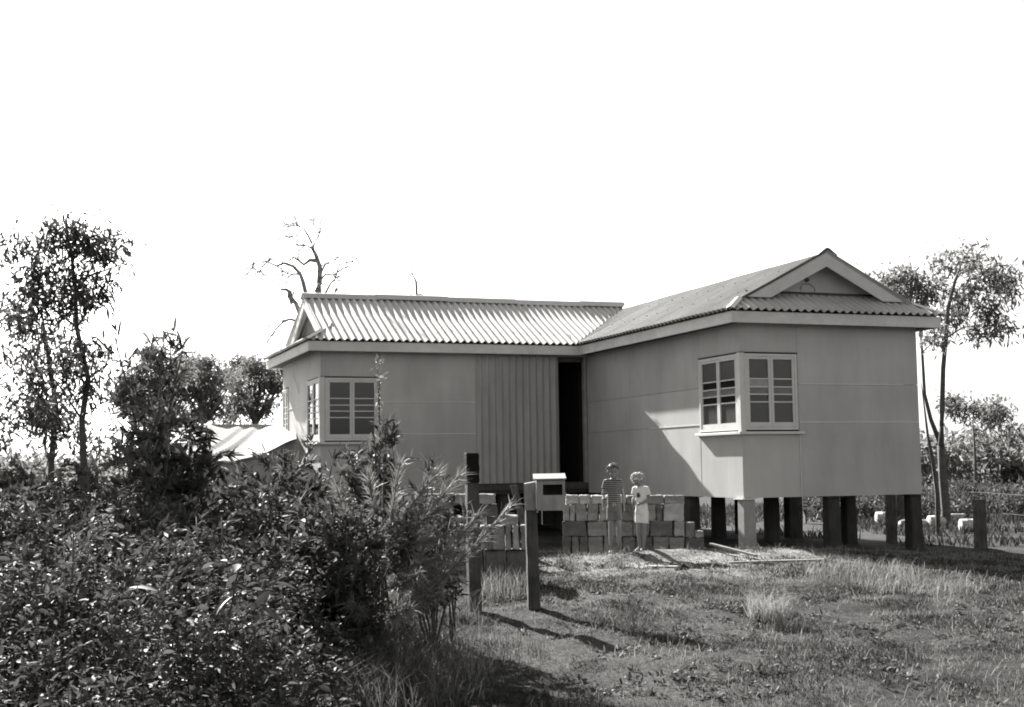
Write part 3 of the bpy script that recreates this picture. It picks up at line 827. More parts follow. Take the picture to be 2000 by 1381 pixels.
def leaf_mesh(P, Dv, L, Wd, rs, fold=0.25, droop=0.0, far=False):
    """oval leaves folded along the midrib (plain diamonds for trees far off)"""
    n = len(P); Dv = unit(Dv)
    up = unit(rs.normal(size=(n, 3))*0.6 + np.array([0, 0, 1.0]))
    side = unit(np.cross(Dv, up)); nor = np.cross(side, Dv)
    L = np.asarray(L).reshape(-1, 1)*np.ones((n, 1)); Wd = np.asarray(Wd).reshape(-1, 1)*np.ones((n, 1))
    dn = np.array([0, 0, -1.0])
    curl = rs.uniform(-0.5, 1.0, (n, 1))*droop*2
    def mid(t): return P + Dv*L*t + dn*L*curl*t*t
    tip = mid(1.0)
    b = np.arange(n)[:, None]
    if far:
        c = mid(0.45); m = c + nor*Wd*fold
        V = np.stack([P, m+side*Wd*0.5, tip, m-side*Wd*0.5, c], 1).reshape(-1, 3); b = b*5
        T = np.concatenate([b+np.array([[0, 1, 4]]), b+np.array([[4, 1, 2]]), b+np.array([[4, 2, 3]]), b+np.array([[0, 4, 3]])], 0)
        return V, T
    c1 = mid(0.28); c2 = mid(0.66)
    e1 = nor*Wd*fold*0.8; e2 = nor*Wd*fold*0.7
    V = np.stack([P, c1+side*Wd*0.46+e1, c2+side*Wd*0.42+e2, tip, c2-side*Wd*0.42+e2, c1-side*Wd*0.46+e1, c1, c2], 1).reshape(-1, 3); b = b*8
    T = np.concatenate([b+np.array([q]) for q in ([0, 1, 6], [1, 2, 7], [1, 7, 6], [2, 3, 7], [0, 6, 5], [5, 7, 4], [5, 6, 7], [4, 7, 3])], 0)
    return V, T

def grow_shrub(base, height, spread, nst, ntw, ll, lw, per, seed, tmin=0.25, lean=(0, 0), up=0.6, tw=0.3, droop=0.1, srad=0.012):
    rs = np.random.RandomState(seed)
    mb = MB(); P = []; Dd = []; base = np.array(base, float)
    for s in range(nst):
        a = rs.uniform(0, 2*math.pi); sp = spread*rs.uniform(0.15, 1.0); h = height*rs.uniform(0.7, 1.0) if s else height
        end = np.array([math.cos(a)*sp + lean[0]*h, math.sin(a)*sp + lean[1]*h, h])
        if s == 0: end[:2] = np.array(lean)*h
        n = 7; pts = []
        wob = np.cumsum(rs.normal(size=(n, 3))*0.022*height, 0); wob[0] = 0
        for i in range(n):
            t = i/(n-1)
            pts.append(base + end*np.array([t**1.3, t**1.3, t]) + wob[i]*np.array([1, 1, 0.4]))
        pts[0] = pts[0]-np.array([0, 0, 0.08])
        mb.tube(pts, [srad*(1-0.8*i/(n-1))+0.002 for i in range(n)], 5)
        pts = np.array(pts)
        for j in range(ntw):
            t = tmin+(1-tmin)*((j+rs.rand())/ntw)
            f = t*(n-1); i0 = min(int(f), n-2); q = pts[i0]*(1-(f-i0))+pts[i0+1]*(f-i0)
            az = rs.uniform(0, 2*math.pi)
            dr = unit(np.array([math.cos(az), math.sin(az), up*rs.uniform(0.2, 1.5)]))
            ln = tw*rs.uniform(0.4, 1.0)*(1.15-0.6*t)
            e = q+dr*ln
            mid = (q+e)/2+rs.normal(size=3)*0.03*ln
            mb.tube([q, mid, e], [0.004, 0.003, 0.0015], 3, False)
            k2 = np.linspace(0.25, 1.0, per)[:, None]
            pp = q*(1-k2)+e*k2 + rs.normal(size=(per, 3))*0.012
            dd = dr[None]*0.9 + rs.normal(size=(per, 3))*0.65
            P.append(pp); Dd.append(dd)
    P = np.concatenate(P); Dd = np.concatenate(Dd)
    V, T = leaf_mesh(P, Dd, ll*rs.uniform(0.6, 1.25, len(P)), lw*rs.uniform(0.7, 1.2, len(P)), rs, droop=droop)
    return mb, V, T

def shrub(name, label, cat, base, height, spread, nst, ntw, ll, lw, per, seed, group=None, leafm='leaf', barkm='bark', crown='foliage', stemn='stem', **kw):
    mb, V, T = grow_shrub(base, height, spread, nst, ntw, ll, lw, per, seed, **kw)
    e = empty(name, tuple(base)); tag(e, label, cat, group)
    b = np.array(base)
    mb.v = [(v[0]-b[0], v[1]-b[1], v[2]-b[2]) for v in mb.v]
    mb.build(stemn, barkm, e, True)
    c = trimesh(crown, V-b, T, leafm, e); c['kind'] = 'stuff'
    return e

# ================================================================== SHRUBS IN THE FOREGROUND
def hat(px, py, d, base):  # height of a plant at base whose top shows at py
    return float(at(px, py, d)[2]-base[2])

def place_shrub(px, top, d, **kw):
    b = gp(px, d); h = hat(px, top, d, b)-0.12
    return b, h

b, h = place_shrub(745, 815, 11.6)
shrub('leafy_shrub', 'leafy shrub growing up before the left corner window beside the first post', 'shrub', b, h, 0.40, 8, 17, 0.135, 0.028, 11, 21, tmin=0.35, tw=0.36, up=0.9)
b2 = gp(742, 11.7); h2 = hat(742, 690, 11.7, b2)
e = empty('flower_stalk', tuple(b2)); tag(e, 'tall thin seed stalk rising past the left corner window to the eave', 'stalk')
rs = np.random.RandomState(5)
MB().tube([(0, 0, 0), (0.01, 0, h2*0.5), (0.0, 0, h2*0.8), (-0.02, 0, h2)], [0.012, 0.009, 0.006, 0.003], 5).build('stem', 'bark', e)
n = 130; t = rs.uniform(0.6, 1.0, n)
V, T = leaf_mesh(np.stack([rs.normal(0, .02, n), rs.normal(0, .02, n), t*h2], 1), rs.normal(size=(n, 3))+np.array([0, 0, .4]), rs.uniform(.02, .07, n), rs.uniform(.008, .02, n), rs)
c = trimesh('seed_heads', V, T, 'needle', e); c['kind'] = 'stuff'
b, h = place_shrub(588, 842, 12.4)
shrub('leafy_shrub', 'glossy leafed shrub below the left end of the far wing, right of the tent', 'shrub', b, h, 0.55, 14, 19, 0.12, 0.032, 13, 22, tmin=0.2, tw=0.34, up=0.8)
b, h = place_shrub(452, 915, 12.6)
shrub('leafy_shrub', 'low leafy shrub hiding the foot of the white tent', 'shrub', b, h, 0.7, 15, 17, 0.11, 0.034, 13, 23, tmin=0.15, tw=0.32)
b, h = place_shrub(290, 615, 12.8)
shrub('sapling', 'tall leafy sapling left of the tent with long pointed leaves', 'sapling', b, h, 0.28, 7, 18, 0.165, 0.032, 10, 24, tmin=0.2, tw=0.42, up=0.9, srad=0.022)
b, h = place_shrub(330, 790, 11.4)
shrub('leafy_shrub', 'dense dark shrub at the foot of the tall sapling', 'shrub', b, h, 0.48, 12, 19, 0.14, 0.038, 13, 25, tmin=0.15, tw=0.36)
b, h = place_shrub(165, 880, 10.6)
shrub('leafy_shrub', 'bushy shrub under the leftmost tree with small bright leaves', 'shrub', b, h, 0.75, 16, 18, 0.088, 0.030, 14, 26, tmin=0.1, tw=0.36)
b, h = place_shrub(845, 945, 11.3)
shrub('leafy_shrub', 'small leafy shrub in front of the rear block stack', 'shrub', b, h, 0.34, 9, 14, 0.095, 0.026, 11, 27, tmin=0.25, tw=0.26)
b, h = place_shrub(660, 945, 10.2)
shrub('leafy_shrub', 'rounded leafy shrub in the middle of the thicket', 'shrub', b, h, 0.7, 15, 17, 0.105, 0.032, 12, 28, tmin=0.15, tw=0.32)
b, h = place_shrub(400, 985, 8.6)
shrub('leafy_shrub', 'near shrub low in the thicket with wide pale leaves', 'shrub', b, h, 0.65, 14, 17, 0.080, 0.030, 14, 29, tmin=0.15, tw=0.32)
b, h = place_shrub(120, 1010, 7.4)
shrub('leafy_shrub', 'near shrub filling the bottom left of the thicket', 'shrub', b, h, 0.75, 17, 19, 0.062, 0.025, 15, 30, tmin=0.1, tw=0.32)
b, h = place_shrub(10, 930, 8.8)
shrub('leafy_shrub', 'dark shrub at the far left edge of the thicket', 'shrub', b, h, 0.6, 13, 17, 0.08, 0.028, 14, 31, tmin=0.15, tw=0.34)
b, h = place_shrub(540, 915, 11.2)
shrub('leafy_shrub', 'dense mid-height shrub below the right end of the tent', 'shrub', b, h, 0.6, 14, 17, 0.11, 0.034, 12, 33, tmin=0.15, tw=0.34)
b, h = place_shrub(250, 930, 9.4)
shrub('leafy_shrub', 'thick dark shrub in the thicket left of the broad-leafed sapling', 'shrub', b, h, 0.7, 16, 18, 0.080, 0.028, 14, 34, tmin=0.15, tw=0.34)
b, h = place_shrub(885, 1075, 11.4)
shrub('young_plant', 'spindly young plant with few leaves at the foot of the first post', 'plant', b, h, 0.22, 4, 5, 0.07, 0.026, 5, 32, tmin=0.5, tw=0.16)

# leafy sapling with broad single leaves in the foreground: leaves as parts
b = gp(410, 7.0)
e = empty('broadleaf_sapling', tuple(b)); tag(e, 'small sapling with large broad leaves low in the thicket foreground', 'sapling')
rs = np.random.RandomState(77)
n = 14; tt = np.linspace(0, 1, n)
u = np.zeros((n, 3))
me_leaf = None
def big_leaf():
    vs = []; fs = []; seg = 6
    for i in range(seg+1):
        t = i/seg; w = 0.5*math.sin(math.pi*min(1, t*0.93+0.05))**0.8*(1-0.25*t)
        if i == seg: w = 0.02
        z = -0.28*t*t
        vs += [(-w*0.36, t, z+0.07*w), (0, t, z), (w*0.36, t, z+0.07*w)]
    for i in range(seg):
        q = i*3
        fs += [(q, q+1, q+4, q+3), (q+1, q+2, q+5, q+4)]
    me = bpy.data.meshes.new('leaf'); me.from_pydata(vs, [], fs); me.materials.append(MATS['leafbig'])
    me.polygons.foreach_set('use_smooth', [True]*len(me.polygons))
    return me
me_leaf = big_leaf()
sm = MB()
for s, (px, top) in enumerate(((470, 1092), (300, 1130), (540, 1130), (385, 1200), (210, 1180))):
    tp = at(px, top, 6.8+0.25*s)-b
    mid = np.array([tp[0]*0.5, tp[1]*0.5, tp[2]*0.62])
    sm.tube([(0, 0, -0.05), mid, tp], [0.009, 0.007, 0.004], 5)
    for j in range(10):
        t = 0.35+0.65*(j+0.5)/10
        q = (1-t)**2*np.zeros(3) + 2*t*(1-t)*mid*1.05 + t*t*tp
        az = j*2.4+s
        el = rs.uniform(-0.5, 0.5)
        lo = bpy.data.objects.new('leaf', me_leaf); COL.objects.link(lo); lo.parent = e
        lo.location = tuple(q)
        lo.rotation_euler = (el, rs.uniform(-0.5, 0.5), az)
        sc = rs.uniform(0.11, 0.17); lo.scale = (sc, sc, sc)
sm.build('stem', 'bark', e)

# feathery she-oak leaning right, in front of the first post
def sheoak():
    d = 10.6
    b = gp(742, d)
    e = empty('she_oak_sapling', tuple(b)); tag(e, 'feathery young she-oak with fine needles leaning right past the first post', 'sapling')
    rs = np.random.RandomState(9)
    mb = MB(); P = []; Q = []
    top = at(748, 940, d)-b
    mb.tube([(0, 0, -0.1), top*0.4+np.array([0.01, 0, 0]), top], [0.024, 0.016, 0.006], 6)
    ends = [(1000, 985, 10.3), (930, 1010, 10.4), (850, 925, 10.8), (895, 930, 10.9), (905, 1035, 10.2), (860, 990, 10.5), (640, 1050, 10.2), (660, 960, 10.8), (700, 1100, 10.0), (820, 1120, 10.0), (600, 1120, 10.3), (780, 905, 10.7), (870, 1080, 10.4), (690, 1180, 9.8), (800, 1190, 9.7), (840, 1040, 10.7), (720, 930, 10.5), (900, 1090, 10.9), (640, 1190, 10.3), (860, 1160, 10.0)]
    for k, (px, py, dd) in enumerate(ends):
        E_ = at(px, py, dd)-b
        t0 = rs.uniform(0.12, 0.75)
        z0 = min(top[2]*t0, max(0.12, E_[2]-0.18)); S_ = top*(z0/top[2])
        M_ = (S_+E_)/2 + np.array([0, 0, -0.05+rs.uniform(-.02, .03)])
        pts = []
        for t in np.linspace(0, 1, 9): pts.append((1-t)**2*S_+2*t*(1-t)*M_+t*t*E_)
        pts = np.array(pts)
        mb.tube(pts, [0.007*(1-i/8.5)+0.0015 for i in range(9)], 4, False)
        dr = unit(E_-S_)
        n = 330
        t = rs.uniform(0.18, 1.0, n); f = t*8; i0 = np.minimum(f.astype(int), 7); w = (f-i0)[:, None]
        q = pts[i0]*(1-w)+pts[i0+1]*w
        P.append(q); Q.append(dr[None]*1.0 + rs.normal(size=(n, 3))*0.42 + np.array([0, 0, -0.12]))
    P = np.concatenate(P); Q = unit(np.concatenate(Q)); n = len(P)
    L = rs.uniform(0.07, 0.20, n)[:, None]
    side = unit(np.cross(Q, rs.normal(size=(n, 3))))*0.0027
    mid = P+Q*L*0.55; tip = P+Q*L+np.array([0, 0, -0.2])*L*rs.rand(n, 1)
    V = np.stack([P-side, P+side, mid-side, mid+side, tip], 1).reshape(-1, 3)
    i = np.arange(n)[:, None]*5
    T = np.concatenate([i+np.array([[0, 1, 3]]), i+np.array([[0, 3, 2]]), i+np.array([[2, 3, 4]])])
    mb.build('stem', 'bark', e, True)
    c = trimesh('needles', V, T, 'needle', e); c['kind'] = 'stuff'
sheoak()

# undergrowth: low leafy mass nobody could count
def undergrowth():
    rs = np.random.RandomState(42)
    P = []; Q = []; L = []
    n = 6200
    px = rs.uniform(-260, 940, n); dd = rs.uniform(5.6, 13.2, n)
    # right limit of the thicket drifts left near the viewer
    lim = 850-26*(12.6-dd) - 160*rs.rand(n)
    keep = px < lim
    px, dd = px[keep], dd[keep]
    mb = MB()
    cnt = 0
    for a, d in zip(px, dd):
        b = gp(a, d)
        if float(vnoise(b[0], b[1], 0.5, 12)) < 0.36: continue
        edge = np.clip((860-26*(12.6-d)-a)/260, 0.15, 1)
        h = (0.42+0.85*float(vnoise(b[0], b[1], 0.7, 3)))*edge*rs.uniform(0.7, 1.15)
        if d < 7.5: h *= 0.85
        lx_, ly_ = rs.normal(size=2)*0.12
        m = 30
        t = rs.uniform(0.25, 1.0, m)[:, None]
        P.append(b+np.array([lx_, ly_, 1.0])*h*t+rs.normal(size=(m, 3))*np.array([.06, .06, .03])); 
        Q.append(rs.normal(size=(m, 3))*np.array([1, 1, 0.5])+np.array([lx_, ly_, 0.25]))
        L.append(np.full(m, rs.uniform(0.030, 0.062)*(0.55+d/13.0)))
        if cnt % 2 == 0:
            mb.tube([b, b+np.array([lx_*0.5, ly_*0.5, 0.55])*h, b+np.array([lx_, ly_, 1.0])*h], [0.005, 0.004, 0.002], 3, False)
        cnt += 1
    P = np.concatenate(P); Q = np.concatenate(Q); L = np.concatenate(L)*rs.uniform(0.6, 1.3, len(P))
    V, T = leaf_mesh(P, Q, L, L*rs.uniform(0.28, 0.5, len(P)), rs, droop=0.15)
    o = trimesh('undergrowth', V, T, 'leaf'); tag(o, 'tangled leafy undergrowth filling the left foreground', 'undergrowth', kind='stuff')
    s = mb.build('undergrowth_stems', 'bark', o); s['kind'] = 'stuff'
undergrowth()

# ================================================================== GRASS
def blades(P, H, Wd, rs, bend=0.5):
    n = len(P); az = rs.uniform(0, 2*math.pi, n); rz = rs.uniform(0, 2*math.pi, n)
    ln = np.stack([np.cos(az), np.sin(az), np.zeros(n)], 1)*(H*bend*rs.uniform(0.2, 1.4, n))[:, None]
    sd = np.stack([np.cos(rz), np.sin(rz), np.zeros(n)], 1)*(Wd/2)[:, None]
    up = np.array([0, 0, 1.0])*H[:, None]
    m = P+up*0.6+ln*0.35; t = P+up*rs.uniform(0.75, 1.0, n)[:, None]+ln
    V = np.stack([P-sd, P+sd, m-sd*0.7, m+sd*0.7, t], 1).reshape(-1, 3)
    i = np.arange(n)[:, None]*5
    return V, np.concatenate([i+np.array([[0, 1, 3]]), i+np.array([[0, 3, 2]]), i+np.array([[2, 3, 4]])])

def ground_pts(n, px0, px1, d0, d1, rs, pw=1.0):
    px = rs.uniform(px0, px1, n); dd = np.sqrt(rs.uniform(d0*d0, d1*d1, n)) if pw == 1 else d0+(d1-d0)*rs.rand(n)**pw
    r = CF[None]+CR[None]*((px-1000)/FPX)[:, None]; r = r - CU[None]*((900-690.5)/FPX)
    Q = CAM[None]+r*dd[:, None]
    Q[:, 2] = gz(Q[:, 0], Q[:, 1])-0.005
    return Q, px, dd

def under_house(Q):
    return ((Q[:, 0] > -0.15) & (Q[:, 0] < W+0.1) & (Q[:, 1] > -0.1) & (Q[:, 1] < BY)) | ((Q[:, 0] > LX) & (Q[:, 0] < 0) & (Q[:, 1] > 3.5) & (Q[:, 1] < BY))

rs = np.random.RandomState(88)
Q, px, dd = ground_pts(190000, 420, 2150, 8.6, 20.5, rs)
den = vnoise(Q[:, 0], Q[:, 1], 0.55, 5)*0.6+vnoise(Q[:, 0], Q[:, 1], 0.18, 6)*0.4
bare = np.exp(-(((Q[:, 0]+1.6)/2.6)**2+((Q[:, 1]+1.6)/1.3)**2))
keep = (rs.rand(len(Q)) < np.clip((den-0.20)*2.4, 0.40, 1)*(1-0.75*bare)) & ~under_house(Q)
Q, dd, den = Q[keep], dd[keep], den[keep]
H = (0.012+0.065*np.clip(den-0.28, 0, 1))*rs.uniform(0.5, 1.5, len(Q))
V, T = blades(Q, H, 0.0035+0.00035*dd*rs.uniform(0.6, 1.2, len(Q)), rs, 0.9)
tag(trimesh('turf', V, T, 'grass'), 'rough short grass over the yard', 'grass', kind='stuff')

Q, px, dd = ground_pts(46000, 420, 2150, 8.4, 21, rs)
keep = (vnoise(Q[:, 0], Q[:, 1], 0.45, 9)*0.6+rs.rand(len(Q))*0.4 > 0.45) & ~under_house(Q)
Q, dd = Q[keep], dd[keep]
H = rs.uniform(0.015, 0.075, len(Q))*np.where(rs.rand(len(Q)) < 0.08, 2.2, 1.0)
V, T = blades(Q, H, 0.003+0.0003*dd, rs, 1.0)
tag(trimesh('dry_blades', V, T, 'drygrass'), 'scattered dry pale grass blades over the yard', 'grass', kind='stuff')

Q, px, dd = ground_pts(15000, 430, 980, 8.4, 13.2, rs)
keep = rs.rand(len(Q)) < np.clip((960-px)/160, 0, 1)*np.clip(vnoise(Q[:, 0], Q[:, 1], 0.5, 14)*1.6-0.2, 0, 1)
Q, dd = Q[keep], dd[keep]
V, T = blades(Q, rs.uniform(0.10, 0.42, len(Q)), 0.003+0.0003*dd, rs, 0.9)
tag(trimesh('long_grass', V, T, 'longgrass'), 'long fine grass along the right side of the thicket', 'grass', kind='stuff')

def tuft(px, d, n, h, rad, m, seed, name, label, bend=0.6):
    rs = np.random.RandomState(seed); b = gp(px, d)
    a = rs.uniform(0, 2*math.pi, n); r = rad*np.sqrt(rs.rand(n))
    P = np.stack([np.cos(a)*r, np.sin(a)*r, np.zeros(n)], 1)
    P[:, 2] = gz(P[:, 0]+b[0], P[:, 1]+b[1])-b[2]-0.01
    V, T = blades(P, h*rs.uniform(0.4, 1.1, n), np.full(n, 0.0065), rs, bend)
    o = trimesh(name, V, T, m); o.location = tuple(b)
    return tag(o, label, 'grass tuft')
tuft(1500, 13.0, 420, 0.30, 0.20, 'drytuft', 3, 'grass_tuft', 'pale dry grass tuft standing alone in the right of the yard', 0.7)
tuft(1535, 12.3, 260, 0.20, 0.15, 'leaf', 4, 'grass_tuft', 'dark green tuft just in front of the pale dry one', 0.6)
tuft(985, 14.4, 220, 0.42, 0.30, 'needle', 5, 'grass_tuft', 'long strappy grass tuft before the near block stack', 0.5)
tuft(905, 14.2, 120, 0.36, 0.22, 'needle', 6, 'grass_tuft', 'strappy grass tuft at the left of the near block stack', 0.5)
tuft(1110, 17.8, 140, 0.28, 0.22, 'drygrass', 7, 'grass_tuft', 'thin pale grass tuft at the left foot of the stack behind the children', 0.6)
tuft(1690, 16.4, 800, 0.24, 0.75, 'needle', 8, 'grass_tuft', 'wide grass tuft in front of the middle stumps', 0.7)
tuft(1800, 15.0, 700, 0.22, 0.65, 'needle', 9, 'grass_tuft', 'wide grass tuft in front of the right end stump', 0.7)
tuft(960, 10.9, 300, 0.18, 0.50, 'longgrass', 12, 'grass_tuft', 'loose grass tuft at the bottom below the two posts', 0.6)
tuft(1230, 12.4, 220, 0.13, 0.32, 'leaf', 13, 'grass_tuft', 'low dark tuft in the middle of the lawn right of the letter box', 0.8)
tuft(840, 10.2, 420, 0.30, 0.5, 'needle', 14, 'grass_tuft', 'long grass tuft at the bottom edge of the thicket', 0.7)
tuft(620, 9.2, 420, 0.30, 0.5, 'needle', 15, 'grass_tuft', 'long grass tuft in the thicket foreground under the she-oak', 0.7)

# ================================================================== TREES
def crown_leaves(clumps, n, ll, lw, rs, flat=0.7):
    """clumps: (centre, radius, weight)"""
    w = np.array([c[2] for c in clumps], float); w /= w.sum()
    P = []; sub = []
    for (c, r, q_) in clumps:
        for _ in range(5):
            dv = unit(rs.normal(size=3))*rs.uniform(0.35, 1.0)
            sub.append((np.array(c)+dv*r*np.array([1, 1, 0.8]), r*rs.uniform(0.22, 0.48), q_*rs.uniform(0.5, 1.5)))
    clumps = sub
    w = np.array([c[2] for c in clumps], float); w /= w.sum()
    for (c, r, _), k_ in zip(clumps, (w*n).astype(int)):
        # sprigs inside the clump, leaves round each sprig
        ns = max(3, k_//14)
        dirs = unit(rs.normal(size=(ns, 3))); rad = r*rs.uniform(0.25, 1.0, ns)**0.55
        s = np.array(c)+dirs*rad[:, None]*np.array([1, 1, flat])
        q = np.repeat(s, 14, 0)+rs.normal(size=(ns*14, 3))*max(r*0.24, ll*0.75)
        P.append(q)
    P = np.concatenate(P); m = len(P)
    Dv = rs.normal(size=(m, 3))+np.array([0, 0, -0.5])
    return leaf_mesh(P, Dv, ll*rs.uniform(0.6, 1.3, m), lw*rs.uniform(0.7, 1.2, m), rs, droop=0.1, far=True)

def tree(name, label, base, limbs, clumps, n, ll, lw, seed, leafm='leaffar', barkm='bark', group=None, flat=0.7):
    rs = np.random.RandomState(seed); base = np.array(base, float)
    e = empty(name, tuple(base)); tag(e, label, 'tree', group)
    mb = MB()
    for pts, rad in limbs: mb.tube([np.array(p)-base for p in pts], rad, 7)
    mb.build('trunk', barkm, e, True)
    if clumps:
        V, T = crown_leaves(clumps, n, ll, lw, rs, flat)
        c = trimesh('crown', V-base, T, leafm, e); c['kind'] = 'stuff'
    return e

def pl(pts, d, rs=None, jit=0.0):
    return [at(x, y, d+(rs.uniform(-jit, jit) if rs is not None else 0)) for x, y in pts]

# tall thin tree at the left edge
rs = np.random.RandomState(15)
d = 14.0; b = gp(168, d)
clp = lambda L_, d_, j=0.4: [(at(x, y, d_+rs.uniform(-j, j)), r*d_/FPX, r*r) for x, y, r in L_]
tree('gum_tree', 'tall thin leafy tree at the left edge, its side branch reaching right', b,
     [([b-np.array([0, 0, .1])]+pl([(165, 950), (160, 820), (172, 740), (150, 640), (146, 560), (140, 500), (128, 440)], d, rs, .1), [.045, .04, .034, .03, .026, .022, .016, .008]),
      (pl([(148, 570), (170, 540), (205, 528), (240, 515)], d, rs, .15), [.018, .014, .01, .005]),
      (pl([(140, 510), (170, 480), (215, 465)], d, rs, .15), [.013, .009, .004]),
      (pl([(172, 740), (205, 715), (215, 690)], d, rs, .15), [.013, .009, .004]),
      (pl([(160, 820), (120, 760), (90, 720)], d, rs, .15), [.014, .010, .005]),
      (pl([(150, 640), (100, 600), (60, 590)], d, rs, .15), [.014, .010, .005]),
      (pl([(140, 500), (100, 520), (50, 540)], d, rs, .15), [.012, .009, .005]),
      (pl([(128, 440), (120, 415), (95, 405)], d, rs, .1), [.006, .004, .002]),
      (pl([(215, 465), (222, 440), (250, 425)], d, rs, .1), [.004, .003, .0015])],
     clp([(128, 445, 14), (195, 470, 30), (215, 495, 26), (170, 490, 22), (110, 470, 14), (90, 520, 45), (130, 545, 28), (60, 560, 55), (95, 620, 55), (135, 600, 32), (40, 650, 60), (120, 680, 50), (185, 705, 38), (150, 720, 40), (70, 730, 55), (200, 565, 14), (155, 575, 12), (180, 760, 28), (90, 800, 40), (30, 780, 60), (30, 480, 40)], d),
     3000, 0.13, 0.030, 15, leafm='leaf', flat=0.9)
d = 16.5; b = gp(95, d)
tree('gum_tree', 'slim shaded tree just behind the leftmost one', b,
     [([b-np.array([0, 0, .1])]+pl([(100, 900), (110, 800), (95, 700), (80, 600)], d, rs, .1), [.05, .04, .035, .03, .01])],
     clp([(60, 700, 60), (100, 850, 55), (190, 860, 45), (40, 830, 70), (120, 780, 40), (240, 870, 40), (20, 620, 50)], d), 1700, 0.14, 0.034, 16, leafm='leaf', flat=0.8)

# clump of trees behind the tent
for i, (px, topy, botx, cl, lab) in enumerate((
        (300, 700, 300, [(270, 730, 40), (300, 705, 34), (262, 780, 34), (330, 760, 50), (300, 800, 44), (240, 770, 34)], 'small bushy tree behind the tall sapling, left of the tent'),
        (395, 690, 395, [(365, 720, 46), (400, 735, 52), (350, 770, 50), (425, 722, 40), (400, 790, 52), (445, 760, 44), (360, 815, 40), (430, 805, 40), (385, 705, 30)], 'dark round-topped tree above the left end of the tent'),
        (500, 705, 498, [(470, 725, 36), (505, 725, 40), (540, 732, 38), (480, 765, 42), (525, 770, 42), (550, 762, 30), (470, 800, 32), (565, 722, 26), (515, 800, 30), (440, 740, 30)], 'paler open-crowned tree above the tent beside the house'))):
    d = 40+3*i; b = gp(px, d)
    b_ = np.array(b)
    limbs = [([b-np.array([0, 0, .1]), at(botx+2, 860, d), at(botx-3, 800, d), at(px, 740, d)], [.13, .11, .09, .04])]
    for (x, y, r) in cl: limbs.append(([at(botx, 830, d), at((x+botx)/2+5, (y+815)/2, d), at(x, y, d)], [.06, .045, .02]))
    tree('bushy_tree', lab, b, limbs, clp(cl, d, 1.0), 7500, 0.20, 0.062, 30+i, group='trees behind the tent', barkm='palebark')

# dead tree behind the far wing (points read along its branches)
def Z1(pts): return [(480+x*0.391, 420+y*0.391) for x, y in pts]
rs = np.random.RandomState(4); d = 31.0
b = gp(612, d)
br = [([(370, 520), (365, 390), (368, 330), (370, 260), (350, 200), (335, 170), (330, 140)], .085, .03),
      ([(330, 140), (310, 100), (290, 70), (260, 50), (215, 60)], .03, .006), ([(335, 165), (360, 110), (375, 70), (370, 35)], .028, .006),
      ([(335, 170), (300, 150), (275, 155)], .025, .008), ([(310, 120), (260, 100), (215, 115)], .014, .004),
      ([(310, 520), (300, 390), (285, 330), (270, 290), (235, 255), (190, 240), (155, 255), (110, 235), (60, 230), (10, 255)], .06, .006),
      ([(355, 230), (320, 225), (290, 248), (262, 225), (240, 212), (215, 230)], .05, .012), ([(155, 255), (185, 275), (215, 295)], .02, .006),
      ([(270, 295), (235, 295), (205, 315), (205, 345)], .03, .006), ([(110, 235), (85, 260), (70, 290)], .012, .004),
      ([(370, 300), (385, 270), (400, 245), (440, 235), (460, 210)], .03, .005), ([(370, 330), (400, 295), (440, 300), (480, 270), (530, 255), (560, 245)], .03, .004),
      ([(395, 395), (425, 340), (450, 315), (480, 300), (500, 270)], .03, .004), ([(440, 330), (450, 360), (452, 390)], .014, .005),
      ([(370, 400), (350, 380), (365, 350), (378, 342)], .05, .03), ([(280, 520), (250, 440), (228, 415), (222, 385), (200, 372), (175, 374)], .06, .028), ([(228, 440), (212, 410), (215, 385)], .04, .02),
      ([(290, 540), (220, 520), (185, 535), (150, 570), (120, 615), (100, 650), (85, 700)], .035, .008), ([(220, 520), (170, 530), (110, 560), (40, 590)], .02, .003), ([(290, 70), (250, 40), (200, 50)], .01, .003), ([(375, 70), (340, 45), (330, 20)], .01, .003), ([(190, 240), (150, 215), (120, 222)], .012, .003), ([(60, 230), (40, 250), (35, 275)], .007, .003), ([(480, 270), (500, 240), (545, 235)], .008, .003)]
limbs = [([b-np.array([0, 0, .2]), at(618, 760, d), at(622, 640, d), at(624, 610, d)], [.20, .16, .13, .10])]
limbs.append((pl([(622, 660), (605, 640), (601, 620)], d), [.10, .08, .065]))
limbs.append((pl([(618, 690), (600, 650), (588, 622)], d), [.08, .07, .06]))
for pts, r0, r1 in br:
    q = pl(Z1(pts), d, rs, 0.35); q[0] = at(*Z1(pts)[0], d)
    limbs.append((q, list(np.linspace(r0, r1, len(q)))))
    for _ in range(7 if r1 < 0.02 else 2):
        f = rs.uniform(0.35, 1.0)*(len(q)-1); i0 = min(int(f), len(q)-2); a = q[i0]*(1-f+i0)+q[i0+1]*(f-i0)
        dr = unit(unit(q[i0+1]-q[i0])*0.8+rs.normal(size=3)*0.7+np.array([0, 0, 0.25])); ln = rs.uniform(0.35, 0.95)
        m_ = a+dr*ln*0.5+rs.normal(size=3)*0.05
        limbs.append(([a, m_, m_+unit(dr+rs.normal(size=3)*0.5)*ln*0.5], [.012, .008, .004]))
tree('dead_tree', 'bare dead tree with crooked branches rising behind the far wing', b, limbs, None, 0, 0, 0, 1, barkm='deadbark')
d = 36.0; b = gp(812, d)
limbs = [([b-np.array([0, 0, .2]), at(815, 750, d), at(814, 620, d), at(812, 590, d)], [.12, .10, .06, .045])]
